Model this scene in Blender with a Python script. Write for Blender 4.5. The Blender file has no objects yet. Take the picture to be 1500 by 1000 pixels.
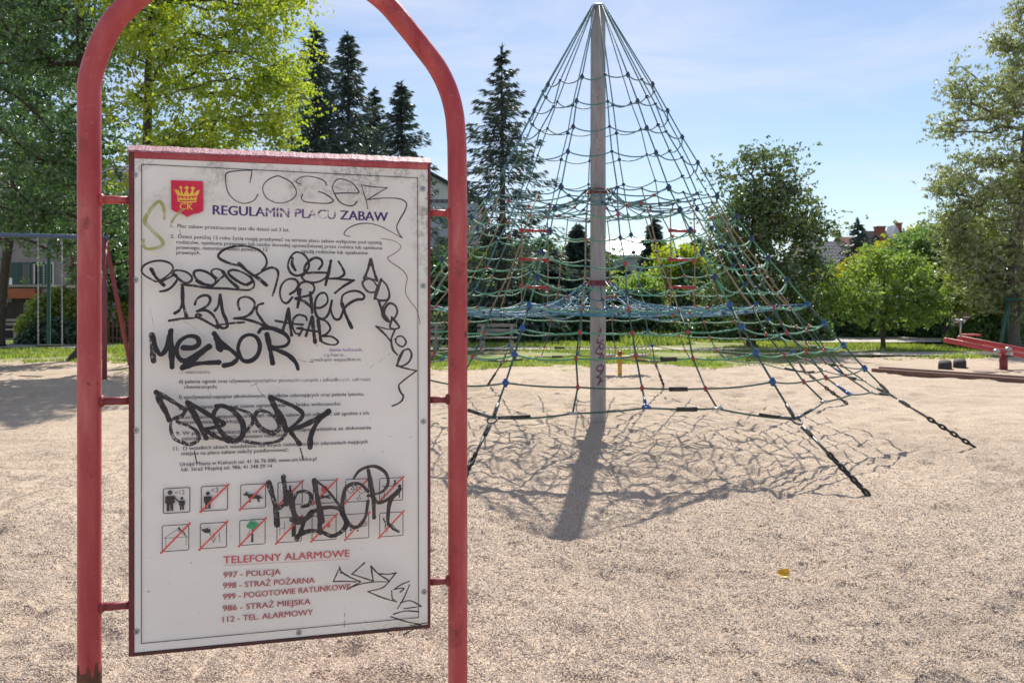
import bpy, math, random
import numpy as np
from mathutils import Vector, Matrix

# ------------------------------------------------------------------ camera, sky, sun, exposure
SC = bpy.context.scene
COL = SC.collection
R = math.radians
F = 1100.0            # focal length in photograph pixels
HZ = 442.0            # row of the horizon in the photograph
EYE = 1.55            # height of the eye above the gravel

cam_d = bpy.data.cameras.new('camera')
cam = bpy.data.objects.new('camera', cam_d)
COL.objects.link(cam)
cam.location = (0, 0, EYE)
cam.rotation_euler = (R(90), 0, 0)
cam_d.sensor_width = 36.0
cam_d.lens = F / 1500.0 * 36.0
cam_d.shift_y = -(500.0 - HZ) / 1500.0
cam_d.clip_start = 0.05
cam_d.clip_end = 6000
cam_d.dof.use_dof = True
cam_d.dof.focus_distance = 2.3
cam_d.dof.aperture_fstop = 9.0
SC.camera = cam

SUN_EL, SUN_AZ = R(47.7), R(9.0)
world = bpy.data.worlds.new('World')
SC.world = world
world.use_nodes = True
wn = world.node_tree
wn.nodes.clear()
w_out = wn.nodes.new('ShaderNodeOutputWorld')
w_bg = wn.nodes.new('ShaderNodeBackground')
w_bg.inputs['Strength'].default_value = 0.090
sky = wn.nodes.new('ShaderNodeTexSky')
sky.sky_type = 'NISHITA'
sky.sun_disc = False
sky.sun_elevation = SUN_EL
sky.sun_rotation = SUN_AZ
sky.air_density = 1.0
sky.dust_density = 0.15
sky.ozone_density = 2.2
tc = wn.nodes.new('ShaderNodeTexCoord')
mp = wn.nodes.new('ShaderNodeMapping')
mp.inputs['Scale'].default_value = (1.1, 1.0, 4.6)
mp.inputs['Rotation'].default_value = (0.0, R(14), 0.0)
nz = wn.nodes.new('ShaderNodeTexNoise')
nz.inputs['Scale'].default_value = 2.3
nz.inputs['Detail'].default_value = 7
nz.inputs['Roughness'].default_value = 0.58
nz.inputs['Distortion'].default_value = 0.7
cr = wn.nodes.new('ShaderNodeValToRGB')
cr.color_ramp.elements[0].position = 0.42
cr.color_ramp.elements[0].color = (0.13, 0.13, 0.13, 1)
cr.color_ramp.elements[1].position = 0.72
cr.color_ramp.elements[1].color = (0.62, 0.62, 0.62, 1)
cmix = wn.nodes.new('ShaderNodeMixRGB')
cmix.inputs['Color2'].default_value = (6.9, 6.9, 7.7, 1)
L_ = wn.links.new
L_(tc.outputs['Generated'], mp.inputs['Vector'])
L_(mp.outputs['Vector'], nz.inputs['Vector'])
L_(nz.outputs['Fac'], cr.inputs['Fac'])
L_(cr.outputs['Color'], cmix.inputs['Fac'])
L_(sky.outputs['Color'], cmix.inputs['Color1'])
L_(cmix.outputs['Color'], w_bg.inputs['Color'])
L_(w_bg.outputs['Background'], w_out.inputs['Surface'])

sun_d = bpy.data.lights.new('sun', 'SUN')
sun_d.energy = 4.6
sun_d.angle = R(0.45)
sun_d.color = (1.0, 0.935, 0.83)
sun = bpy.data.objects.new('sun', sun_d)
COL.objects.link(sun)
S_DIR = Vector((math.sin(SUN_AZ) * math.cos(SUN_EL), math.cos(SUN_AZ) * math.cos(SUN_EL), math.sin(SUN_EL)))
sun.rotation_euler = (-S_DIR).to_track_quat('-Z', 'Y').to_euler()
sun.location = S_DIR * 60

SC.view_settings.view_transform = 'Standard'
SC.view_settings.look = 'None'
SC.view_settings.exposure = 0.56
SC.view_settings.gamma = 1
try:
    SC.cycles.max_bounces = 8
    SC.cycles.transparent_max_bounces = 16
    SC.cycles.transmission_bounces = 6
    SC.cycles.sample_clamp_indirect = 8.0
    SC.cycles.use_denoising = True
except Exception:
    pass

rng = np.random.default_rng(11)
random.seed(5)

# ------------------------------------------------------------------ helpers
def at(px, py, Z):
    """a point of the place: photograph pixel and its distance along the view axis"""
    return Vector(((px - 750.0) / F * Z, Z, EYE - (py - HZ) / F * Z))

def on_ground(px, py):
    Z = EYE * F / (py - HZ)
    return Vector(((px - 750.0) / F * Z, Z, 0.0))

def tag(o, label=None, cat=None, group=None, kind=None):
    if label: o['label'] = label
    if cat: o['category'] = cat
    if group: o['group'] = group
    if kind: o['kind'] = kind
    return o

def thing(name, label, cat, loc=(0, 0, 0), rz=0.0, group=None):
    o = bpy.data.objects.new(name, None)
    o.empty_display_size = 0.2
    COL.objects.link(o)
    o.location = loc
    o.rotation_euler = (0, 0, rz)
    return tag(o, label, cat, group)

def link(name, me, parent=None):
    o = bpy.data.objects.new(name, me)
    COL.objects.link(o)
    if parent is not None: o.parent = parent
    return o

def children_of(o):
    return [c for c in bpy.data.objects if c.parent == o]

def copy_tree(o, parent=None):
    c = o.copy()
    COL.objects.link(c)
    c.parent = parent
    for ch in children_of(o):
        copy_tree(ch, c)
    return c

def raw_mesh(name, v, faces, mats, midx=None, smooth=False):
    """v (n,3); faces (m,k) integer array with k = 3 or 4"""
    v = np.asarray(v, dtype=np.float32)
    faces = np.asarray(faces, dtype=np.int32)
    me = bpy.data.meshes.new(name)
    n, k = faces.shape
    me.vertices.add(len(v))
    me.vertices.foreach_set('co', v.ravel())
    me.loops.add(n * k)
    me.loops.foreach_set('vertex_index', faces.ravel())
    me.polygons.add(n)
    me.polygons.foreach_set('loop_start', np.arange(0, n * k, k, dtype=np.int32))
    if midx is not None:
        me.polygons.foreach_set('material_index', np.asarray(midx, dtype=np.int32))
    me.polygons.foreach_set('use_smooth', np.full(n, bool(smooth)))
    for m in (mats if isinstance(mats, (list, tuple)) else [mats]):
        me.materials.append(m)
    me.update(calc_edges=True)
    me.validate()
    return me

def catmull(pts, per=6):
    P = [np.array(p, dtype=float) for p in pts]
    if len(P) < 3:
        return [P[0] + (P[-1] - P[0]) * t for t in np.linspace(0, 1, per + 1)]
    P = [2 * P[0] - P[1]] + P + [2 * P[-1] - P[-2]]
    out = []
    for i in range(1, len(P) - 2):
        a, b, c, d = P[i - 1], P[i], P[i + 1], P[i + 2]
        for k in range(per):
            t = k / per
            out.append(0.5 * ((2 * b) + (c - a) * t + (2 * a - 5 * b + 4 * c - d) * t * t + (3 * b - a - 3 * c + d) * t ** 3))
    out.append(P[-2])
    return out

class MB:
    """collects shapes and links them as ONE mesh object"""
    def __init__(self):
        self.v, self.f, self.m, self.s = [], [], [], []
    def add(self, verts, faces, mi=0, smooth=False):
        b = len(self.v)
        self.v += [tuple(map(float, p)) for p in verts]
        for q in faces:
            self.f.append(tuple(i + b for i in q)); self.m.append(mi); self.s.append(smooth)
        return self
    def box(self, x0, x1, y0, y1, z0, z1, mi=0):
        return self.add([(x0, y0, z0), (x1, y0, z0), (x1, y1, z0), (x0, y1, z0), (x0, y0, z1), (x1, y0, z1), (x1, y1, z1), (x0, y1, z1)],
                        [(0, 3, 2, 1), (4, 5, 6, 7), (0, 1, 5, 4), (1, 2, 6, 5), (2, 3, 7, 6), (3, 0, 4, 7)], mi)
    def tube(self, pts, r, n=8, mi=0, caps=True, closed=False):
        P = [np.array(p, dtype=float) for p in pts]
        N = len(P)
        rad = r if hasattr(r, '__len__') else [r] * N
        T = []
        for i in range(N):
            if closed: t = P[(i + 1) % N] - P[i - 1]
            else: t = P[min(i + 1, N - 1)] - P[max(i - 1, 0)]
            T.append(t / (np.linalg.norm(t) + 1e-9))
        up = np.array([0, 0, 1.0]) if abs(T[0][2]) < 0.9 else np.array([1.0, 0, 0])
        u = np.cross(T[0], up); u /= np.linalg.norm(u)
        V = []
        for i in range(N):
            u = u - T[i] * np.dot(u, T[i]); u /= (np.linalg.norm(u) + 1e-9)
            w = np.cross(T[i], u)
            for k in range(n):
                a = 2 * math.pi * k / n
                V.append(P[i] + rad[i] * (math.cos(a) * u + math.sin(a) * w))
        Fc = []
        for i in range(N if closed else N - 1):
            j = (i + 1) % N
            for k in range(n):
                Fc.append((i * n + k, i * n + (k + 1) % n, j * n + (k + 1) % n, j * n + k))
        self.add(V, Fc, mi, True)
        if caps and not closed:
            b = len(self.v) - len(V)
            self.f.append(tuple(b + k for k in range(n))[::-1]); self.m.append(mi); self.s.append(False)
            self.f.append(tuple(b + (N - 1) * n + k for k in range(n))); self.m.append(mi); self.s.append(False)
        return self
    def ball(self, c, r, mi=0, seg=10, ring=6, sc=(1, 1, 1)):
        V, Fc = [], []
        for i in range(ring + 1):
            th = math.pi * i / ring
            for k in range(seg):
                a = 2 * math.pi * k / seg
                V.append((c[0] + sc[0] * r * math.sin(th) * math.cos(a), c[1] + sc[1] * r * math.sin(th) * math.sin(a), c[2] + sc[2] * r * math.cos(th)))
        for i in range(ring):
            for k in range(seg):
                Fc.append((i * seg + k, (i + 1) * seg + k, (i + 1) * seg + (k + 1) % seg, i * seg + (k + 1) % seg))
        return self.add(V, Fc, mi, True)
    def lathe(self, c, prof, n=24, mi=0, smooth=True):
        V, Fc = [], []
        for (r, z) in prof:
            for k in range(n):
                a = 2 * math.pi * k / n
                V.append((c[0] + r * math.cos(a), c[1] + r * math.sin(a), c[2] + z))
        for i in range(len(prof) - 1):
            for k in range(n):
                Fc.append((i * n + k, i * n + (k + 1) % n, (i + 1) * n + (k + 1) % n, (i + 1) * n + k))
        return self.add(V, Fc, mi, smooth)
    def poly(self, pts, mi=0):
        return self.add(pts, [tuple(range(len(pts)))], mi)
    def prism(self, pts, d, mi=0):
        """closed outline (list of 3-D points) pushed along vector d"""
        n = len(pts); d = Vector(d)
        V = [Vector(p) for p in pts] + [Vector(p) + d for p in pts]
        Fc = [tuple(range(n))[::-1], tuple(range(n, 2 * n))] + [(i, (i + 1) % n, n + (i + 1) % n, n + i) for i in range(n)]
        return self.add(V, Fc, mi)
    def build(self, name, mats, parent=None, bevel=0.0):
        me = bpy.data.meshes.new(name)
        me.from_pydata(self.v, [], self.f)
        for m in (mats if isinstance(mats, (list, tuple)) else [mats]):
            me.materials.append(m)
        me.polygons.foreach_set('material_index', self.m)
        me.polygons.foreach_set('use_smooth', self.s)
        me.update()
        o = link(name, me, parent)
        if bevel:
            b = o.modifiers.new('bevel', 'BEVEL'); b.width = bevel; b.segments = 2; b.limit_method = 'ANGLE'
        return o

# value noise for real undulations
_tab = np.random.default_rng(3).random((256, 256))
def vnoise(x, y, s, seed=0):
    x = np.asarray(x) / s + seed * 17.31; y = np.asarray(y) / s + seed * 9.77
    xi = np.floor(x).astype(int); yi = np.floor(y).astype(int)
    fx = x - xi; fy = y - yi
    fx = fx * fx * (3 - 2 * fx); fy = fy * fy * (3 - 2 * fy)
    a = _tab[xi & 255, yi & 255]; b = _tab[(xi + 1) & 255, yi & 255]
    c = _tab[xi & 255, (yi + 1) & 255]; d = _tab[(xi + 1) & 255, (yi + 1) & 255]
    return (a * (1 - fx) + b * fx) * (1 - fy) + (c * (1 - fx) + d * fx) * fy

# ------------------------------------------------------------------ materials
class NT:
    def __init__(self, name):
        self.mat = bpy.data.materials.new(name)
        self.mat.use_nodes = True
        self.t = self.mat.node_tree
        self.t.nodes.clear()
        self.out = self.t.nodes.new('ShaderNodeOutputMaterial')
    def n(self, kind, **kw):
        nd = self.t.nodes.new('ShaderNode' + kind)
        for k, v in kw.items():
            if k in nd.inputs: nd.inputs[k].default_value = v
            else: setattr(nd, k, v)
        return nd
    def l(self, a, b): self.t.links.new(a, b)
    def coord(self, scale=(1, 1, 1), which='Object'):
        c = self.n('TexCoord'); m = self.n('Mapping'); m.inputs['Scale'].default_value = scale
        self.l(c.outputs[which], m.inputs['Vector'])
        return m.outputs['Vector']
    def noise(self, vec, scale, detail=4, rough=0.55, dist=0.0):
        nd = self.n('TexNoise'); nd.inputs['Scale'].default_value = scale; nd.inputs['Detail'].default_value = detail
        nd.inputs['Roughness'].default_value = rough; nd.inputs['Distortion'].default_value = dist
        if vec is not None: self.l(vec, nd.inputs['Vector'])
        return nd.outputs['Fac']
    def ramp(self, fac, stops):
        nd = self.n('ValToRGB'); e = nd.color_ramp.elements
        while len(e) < len(stops): e.new(0.5)
        for i, (p, c) in enumerate(stops):
            e[i].position = p
            e[i].color = (c[0], c[1], c[2], 1) if hasattr(c, '__len__') else (c, c, c, 1)
        self.l(fac, nd.inputs['Fac'])
        return nd.outputs['Color']
    def mix(self, fac, a, b, mode='MIX'):
        nd = self.n('MixRGB'); nd.blend_type = mode
        for s, i in ((fac, 'Fac'), (a, 'Color1'), (b, 'Color2')):
            if hasattr(s, 'links') or hasattr(s, 'is_linked'): self.l(s, nd.inputs[i])
            elif i == 'Fac': nd.inputs[i].default_value = s
            else: nd.inputs[i].default_value = (s[0], s[1], s[2], 1)
        return nd.outputs['Color']
    def math(self, op, a, b=0.0, clamp=False):
        nd = self.n('Math'); nd.operation = op; nd.use_clamp = clamp
        for s, i in ((a, 0), (b, 1)):
            if hasattr(s, 'is_linked'): self.l(s, nd.inputs[i])
            else: nd.inputs[i].default_value = s
        return nd.outputs[0]
    def bump(self, h, strength=0.3, dist=0.01, normal=None):
        nd = self.n('Bump'); nd.inputs['Strength'].default_value = strength; nd.inputs['Distance'].default_value = dist
        self.l(h, nd.inputs['Height'])
        if normal is not None: self.l(normal, nd.inputs['Normal'])
        return nd.outputs['Normal']
    def principled(self, color, rough=0.6, metal=0.0, normal=None, spec=None):
        p = self.n('BsdfPrincipled')
        if hasattr(color, 'is_linked'): self.l(color, p.inputs['Base Color'])
        else: p.inputs['Base Color'].default_value = (color[0], color[1], color[2], 1)
        if hasattr(rough, 'is_linked'): self.l(rough, p.inputs['Roughness'])
        else: p.inputs['Roughness'].default_value = rough
        p.inputs['Metallic'].default_value = metal
        if spec is not None: p.inputs['Specular IOR Level'].default_value = spec
        if normal is not None: self.l(normal, p.inputs['Normal'])
        self.p = p
        return p.outputs['BSDF']
    def done(self, sh):
        self.l(sh, self.out.inputs['Surface'])
        return self.mat

def mat(name, c1, c2=None, scale=6.0, rough=0.6, metal=0.0, bump=0.0, bscale=40.0, stretch=(1, 1, 1), lo=0.35, hi=0.68, spec=None, bdist=0.01):
    t = NT(name)
    v = t.coord(stretch)
    c2 = c2 or tuple(x * 0.75 for x in c1)
    col = t.ramp(t.noise(v, scale, 6, 0.6), [(lo, c1), (hi, c2)])
    nrm = t.bump(t.noise(v, bscale, 4), bump, bdist) if bump else None
    return t.done(t.principled(col, rough, metal, nrm, spec))

def leaf_mat(name, cols, transl=0.42, gloss=0.06, tr_gain=(1.45, 1.5, 0.8)):
    t = NT(name)
    g = t.n('NewGeometry')
    v = t.coord((1, 1, 1))
    cl = t.ramp(t.noise(v, 1.5, 4, 0.6), [(0.30, 0.0), (0.70, 1.0)])
    fac = t.math('ADD', t.math('MULTIPLY', g.outputs['Random Per Island'], 0.5), t.math('MULTIPLY', cl, 0.5))
    col = t.ramp(fac, [(i / max(1, len(cols) - 1), c) for i, c in enumerate(cols)])
    big = t.ramp(t.noise(v, 0.9, 2), [(0.3, (0.82, 0.82, 0.82)), (0.7, (1.12, 1.12, 1.12))])
    col = t.mix(1.0, col, big, 'MULTIPLY')
    d = t.n('BsdfDiffuse'); t.l(col, d.inputs['Color'])
    tr = t.n('BsdfTranslucent')
    t.l(t.mix(1.0, col, tr_gain, 'MULTIPLY'), tr.inputs['Color'])
    m = t.n('MixShader'); m.inputs['Fac'].default_value = transl
    t.l(d.outputs[0], m.inputs[1]); t.l(tr.outputs[0], m.inputs[2])
    gl = t.n('BsdfGlossy'); gl.inputs['Roughness'].default_value = 0.42; gl.inputs['Color'].default_value = (0.9, 0.95, 1, 1)
    m2 = t.n('MixShader'); m2.inputs['Fac'].default_value = gloss
    t.l(m.outputs[0], m2.inputs[1]); t.l(gl.outputs[0], m2.inputs[2])
    return t.done(m2.outputs[0])

def make_gravel():
    t = NT('pea_gravel')
    v = t.coord((1, 1, 1))
    vo = t.n('TexVoronoi'); vo.inputs['Scale'].default_value = 135.0; t.l(v, vo.inputs['Vector'])
    vo2 = t.n('TexVoronoi'); vo2.inputs['Scale'].default_value = 260.0; t.l(v, vo2.inputs['Vector'])
    sep = t.n('SeparateColor'); t.l(vo.outputs['Color'], sep.inputs['Color'])
    col = t.ramp(sep.outputs['Red'], [(0.0, (0.30, 0.225, 0.17)), (0.22, (0.50, 0.40, 0.315)), (0.6, (0.585, 0.478, 0.38)), (0.86, (0.665, 0.57, 0.465)), (1.0, (0.44, 0.31, 0.21))])
    patch = t.ramp(t.noise(v, 0.45, 8, 0.66, 0.3), [(0.3, (0.84, 0.82, 0.80)), (0.7, (1.08, 1.07, 1.05))])
    col = t.mix(1.0, col, patch, 'MULTIPLY')
    h = t.math('ADD', t.math('MULTIPLY', vo.outputs['Distance'], -1.0), t.math('MULTIPLY', vo2.outputs['Distance'], -0.5))
    n0 = t.bump(t.noise(v, 4.2, 5, 0.6, 0.4), 0.55, 0.07)
    n1 = t.bump(t.noise(v, 15.0, 5, 0.6), 0.6, 0.022, n0)
    n2 = t.bump(h, 0.9, 0.006, n1)
    return t.done(t.principled(col, 0.9, 0, n2, 0.25))

def make_red_paint():
    t = NT('worn_red_paint')
    v = t.coord((1, 1, 1)); vs = t.coord((6, 6, 1.3))
    base = t.ramp(t.noise(vs, 2.2, 6, 0.6), [(0.32, (0.36, 0.030, 0.040)), (0.55, (0.44, 0.066, 0.072)), (0.70, (0.54, 0.135, 0.135))])
    n_dark = t.ramp(t.noise(v, 11.0, 9, 0.75), [(0.57, 0.0), (0.68, 1.0)])
    base = t.mix(t.math('MULTIPLY', n_dark, 0.72), base, (0.19, 0.025, 0.03))
    fleck = t.ramp(t.noise(v, 46.0, 5, 0.75), [(0.62, 0.0), (0.70, 1.0)])
    base = t.mix(t.math('MULTIPLY', fleck, 0.35), base, (0.62, 0.35, 0.33))
    chip = t.ramp(t.noise(v, 27.0, 3, 0.8, 0.5), [(0.70, 0.0), (0.715, 1.0)])
    base = t.mix(chip, base, (0.085, 0.04, 0.03))
    nb = t.bump(t.noise(v, 60.0, 5, 0.7), 0.4, 0.004)
    rg = t.ramp(t.noise(v, 14.0, 6, 0.7), [(0.35, 0.30), (0.7, 0.60)])
    return t.done(t.principled(base, rg, 0, nb, 0.5))

M = {}
M['gravel'] = make_gravel()
M['red'] = make_red_paint()
M['rust'] = mat('rusty_brown_steel', (0.075, 0.035, 0.022), (0.16, 0.07, 0.04), 25, 0.85, 0, 0.5, 80)
M['flake_sheen'] = mat('sheen_on_flaking_paint', (0.36, 0.09, 0.13), (0.52, 0.27, 0.33), 130, 0.5, 0, 0.9, 190, lo=0.42, hi=0.60)
M['rim'] = mat('dark_maroon_rim', (0.20, 0.022, 0.034), (0.075, 0.018, 0.02), 14, 0.5, 0, 0.4, 70)  # side rims of the tray, darker than its top
M['rim_low'] = mat('dark_lower_rim', (0.095, 0.025, 0.025), (0.035, 0.018, 0.015), 30, 0.6, 0, 0.4, 70)  # lower edge of the tray, darkest of its rims
M['darkred'] = mat('dark_red_steel', (0.17, 0.022, 0.03), (0.27, 0.05, 0.055), 18, 0.5, 0, 0.3, 70)
M['grass'] = mat('turf', (0.15, 0.21, 0.04), (0.34, 0.29, 0.16), 0.9, 0.95, 0, 0.6, 30, bdist=0.03)
M['soil'] = mat('dry_ground', (0.30, 0.25, 0.19), (0.20, 0.19, 0.10), 0.4, 0.95, 0, 0.5, 18, bdist=0.03)
M['path'] = mat('pale_path', (0.52, 0.48, 0.43), (0.42, 0.38, 0.33), 1.6, 0.9, 0, 0.3, 30)
M['bark'] = mat('dark_bark', (0.052, 0.042, 0.036), (0.11, 0.088, 0.07), 9, 0.95, 0, 0.9, 22, stretch=(3, 3, 0.6), bdist=0.03)
M['bark_grey'] = mat('grey_bark', (0.10, 0.085, 0.07), (0.19, 0.165, 0.14), 9, 0.95, 0, 0.8, 22, stretch=(3, 3, 0.6), bdist=0.03)
M['mast'] = mat('weathered_mast', (0.34, 0.33, 0.335), (0.23, 0.222, 0.228), 5, 0.5, 0.1, 0.15, 30, stretch=(5, 5, 0.7))
M['rope_green'] = mat('green_rope', (0.06, 0.25, 0.155), (0.13, 0.36, 0.24), 30, 0.55, 0, 0.6, 160, spec=0.5)
M['rope_dark'] = mat('dark_teal_rope', (0.055, 0.165, 0.19), (0.09, 0.25, 0.27), 30, 0.55, 0, 0.6, 160, spec=0.5)  # haze veil over the upper ropes is put into this lighter teal
M['rope_blue'] = mat('blue_rope', (0.03, 0.15, 0.25), (0.075, 0.27, 0.37), 30, 0.32, 0, 0.6, 160, spec=0.6)
M['rope_tan'] = mat('tan_rope', (0.33, 0.25, 0.15), (0.23, 0.19, 0.12), 30, 0.6, 0, 0.6, 160)
M['rope_black'] = mat('blackish_rope', (0.025, 0.075, 0.055), (0.05, 0.12, 0.09), 30, 0.5, 0, 0.6, 160)
M['ball_blue'] = mat('blue_plastic', (0.014, 0.07, 0.23), (0.02, 0.095, 0.29), 20, 0.35, spec=0.5)
M['ball_navy'] = mat('dark_blue_plastic', (0.010, 0.030, 0.085), (0.02, 0.05, 0.12), 20, 0.4, spec=0.5)
M['ball_red'] = mat('red_plastic', (0.33, 0.022, 0.028), (0.40, 0.05, 0.05), 20, 0.38, spec=0.5)
M['steel'] = mat('galvanised_steel', (0.42, 0.43, 0.44), (0.30, 0.31, 0.32), 20, 0.38, 0.85)
M['chain'] = mat('blackened_chain', (0.018, 0.018, 0.02), (0.06, 0.055, 0.05), 30, 0.45, 0.5)
M['yellow'] = mat('yellow_paint', (0.62, 0.36, 0.055), (0.52, 0.29, 0.05), 8, 0.45)
M['play_red'] = mat('red_play_paint', (0.46, 0.055, 0.06), (0.36, 0.05, 0.055), 8, 0.5)
M['play_blue'] = mat('faded_blue_paint', (0.07, 0.115, 0.185), (0.09, 0.14, 0.21), 8, 0.5)
M['play_green'] = mat('dark_green_paint', (0.02, 0.085, 0.06), (0.03, 0.10, 0.07), 8, 0.5)
M['rubber'] = mat('black_rubber', (0.022, 0.022, 0.022), (0.05, 0.048, 0.045), 14, 0.75, 0, 0.6, 60)
M['wood_dark'] = mat('brown_timber', (0.20, 0.11, 0.085), (0.12, 0.07, 0.055), 5, 0.8, 0, 0.5, 24, stretch=(1, 6, 6))
M['wood_white'] = mat('white_painted_slats', (0.72, 0.71, 0.68), (0.6, 0.58, 0.54), 6, 0.6)
M['concrete'] = mat('grey_concrete', (0.34, 0.32, 0.30), (0.24, 0.23, 0.22), 7, 0.9, 0, 0.4, 40)
M['plaster'] = mat('pale_blue_grey_plaster', (0.52, 0.56, 0.62), (0.44, 0.48, 0.54), 1.2, 0.9, 0, 0.2, 40)
M['plaster_white'] = mat('white_plaster', (0.74, 0.73, 0.71), (0.66, 0.65, 0.63), 1.2, 0.9, 0, 0.2, 40)
M['plaster_pink'] = mat('pinkish_grey_plaster', (0.33, 0.29, 0.29), (0.26, 0.23, 0.24), 1.0, 0.9, 0, 0.2, 40)
def make_tiles():
    t = NT('grey_roof_tiles')
    v = t.coord((1, 1, 1), 'UV')
    g = t.n('TexCoord'); sx = t.n('SeparateXYZ'); t.l(g.outputs['Object'], sx.inputs[0])
    wx = t.math('FRACT', t.math('MULTIPLY', sx.outputs['X'], 3.0)); wz = t.math('FRACT', t.math('MULTIPLY', sx.outputs['Z'], 3.6))
    e = t.math('MAXIMUM', t.math('LESS_THAN', wx, 0.24), t.math('LESS_THAN', wz, 0.26))
    n = t.noise(t.coord((1, 1, 1)), 6, 4)
    col = t.mix(e, t.ramp(n, [(0.3, (0.20, 0.19, 0.225)), (0.7, (0.27, 0.26, 0.29))]), (0.075, 0.072, 0.09))
    return t.done(t.principled(col, 0.85, 0, None, 0.12))
M['roof_grey'] = make_tiles()
M['roof_dark'] = mat('dark_slate_roof', (0.05, 0.045, 0.05), (0.085, 0.075, 0.075), 9, 0.9, spec=0.1)
M['roof_red'] = mat('brown_red_roof', (0.12, 0.055, 0.05), (0.16, 0.075, 0.06), 9, 0.9, spec=0.1)
M['roof_white'] = mat('pale_sheet_roof', (0.78, 0.76, 0.76), (0.68, 0.67, 0.68), 3, 0.45)
M['brick'] = mat('red_brick', (0.26, 0.09, 0.065), (0.18, 0.07, 0.055), 16, 0.85, 0, 0.4, 40)
M['glass'] = mat('dark_window_glass', (0.03, 0.035, 0.04), (0.05, 0.055, 0.06), 2, 0.12)
M['shutter'] = mat('green_shutters', (0.03, 0.085, 0.07), (0.04, 0.10, 0.085), 6, 0.6)
M['orange'] = mat('orange_fascia', (0.36, 0.10, 0.035), (0.30, 0.08, 0.03), 4, 0.6)  # orange dulled in the colour for the shade around the kiosk
M['shaded_red'] = mat('shaded_purple_red_paint', (0.26, 0.045, 0.065), (0.19, 0.035, 0.05), 8, 0.55)  # shade on the swing legs is put into this duller red
M['hill'] = mat('hazed_wooded_hill', (0.20, 0.26, 0.30), (0.16, 0.215, 0.25), 0.02, 1.0)  # blue-grey stands for distance haze over the woods
M['pebble'] = None
M['leaf_yellow'] = mat('yellow_leaf_skin', (0.72, 0.48, 0.02), (0.62, 0.34, 0.02), 60, 0.4)
M['bench_wood'] = mat('greyed_bench_wood', (0.30, 0.27, 0.25), (0.20, 0.18, 0.17), 6, 0.7, stretch=(1, 5, 5))
M['dark_void'] = mat('dark_interior', (0.03, 0.026, 0.026), (0.05, 0.04, 0.038), 3, 0.8)

# ------------------------------------------------------------------ ground
def nonuni(a, b, dense_a, dense_b, step, grow=1.18, most=2.5):
    mid = list(np.arange(dense_a, dense_b + 1e-6, step))
    s, x, right = step, mid[-1], []
    while x < b:
        s = min(s * grow, most); x += s; right.append(x)
    s, x, left = step, mid[0], []
    while x > a:
        s = min(s * grow, most); x -= s; left.append(x)
    return np.array(left[::-1] + mid + right)

def gravel_height(X, Y):
    h = 0.060 * (vnoise(X, Y, 1.3, 1) - 0.5) + 0.042 * (vnoise(X, Y, 0.52, 2) - 0.5)
    r = vnoise(X, Y, 0.26, 3)
    flatter = 1 - 0.55 / (1 + np.exp((np.hypot(X - 1.15, Y - 8.2) - 4.4) * 2.0))
    h = h * flatter + flatter * 0.060 * (np.abs(r - 0.5) * 2 - 0.5) * (0.25 + 1.1 * vnoise(X, Y, 0.9, 7))
    q = vnoise(X, Y, 0.27, 31)
    h -= 0.034 * np.clip((q - 0.66) * 5, 0, 1) * (vnoise(X, Y, 2.1, 8) > 0.35)
    under = 1.0 / (1 + np.exp((np.hypot(X - 1.15, Y - 9.6) - 4.4) * 2.0))       # trodden hollows under the climbing net
    w = vnoise(X, Y, 0.36, 41); w2 = vnoise(X, Y, 0.21, 43)
    h -= under * (0.030 * np.clip((w - 0.5) * 2.4, 0, 1) + 0.022 * np.clip((w2 - 0.5) * 2.4, 0, 1))
    w3 = vnoise(X * 0.75, Y, 0.17, 51); w4 = vnoise(X * 0.8 + Y * 0.2, Y, 0.09, 53)
    pt = np.clip((vnoise(X, Y, 1.1, 55) - 0.30) * 2.2, 0, 1)
    h -= pt * (0.026 * np.clip((w3 - 0.56) * 5, 0, 1) + 0.012 * np.clip((w4 - 0.56) * 5, 0, 1))
    h += 0.026 * (vnoise(X, Y, 0.115, 4) - 0.5)
    h += 0.013 * (vnoise(X, Y, 0.05, 5) - 0.5)
    return h

def gravel_edge(x):
    """far border of the gravel"""
    return 18.6 + 1.3 / (1 + np.exp((x + 5.5) * 1.2)) + 2.7 / (1 + np.exp(-(x - 7.6) * 1.6)) + 0.35 * np.sin(x * 0.9) + 0.2 * np.sin(x * 2.3 + 1)

gx = nonuni(-45, 45, -3.4, 5.6, 0.026)
ys, y = [], 1.6
while y < 24:
    ys.append(y); y += max(0.016, 0.0062 * y)
back = list(np.arange(-24, 1.55, 0.45))
gy = np.array(back + ys)
GX, GY = np.meshgrid(gx, gy)
GYc = np.where(GY > 17, 17 + (GY - 17) * (gravel_edge(GX) - 17) / 7.0, GY)
GZ = gravel_height(GX, GYc) - 0.02
GZ = np.where(GYc > 16.5, GZ * 0.6 + 0.0, GZ)
nx, ny = len(gx), len(gy)
idx = np.arange(nx * ny).reshape(ny, nx)
fc = np.stack([idx[:-1, :-1], idx[:-1, 1:], idx[1:, 1:], idx[1:, :-1]], -1).reshape(-1, 4)
g = link('gravel_ground', raw_mesh('gravel_ground', np.stack([GX, GYc, GZ], -1).reshape(-1, 3), fc, M['gravel'], smooth=True))
tag(g, 'pale beige pea gravel covering the whole playground floor', 'ground', kind='structure')

def sheet(name, pts, z, m, label, cat='ground', n=1):
    b = MB(); b.poly([(p[0], p[1], z) for p in pts])
    o = b.build(name, m)
    return tag(o, label, cat, kind='structure')

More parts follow.
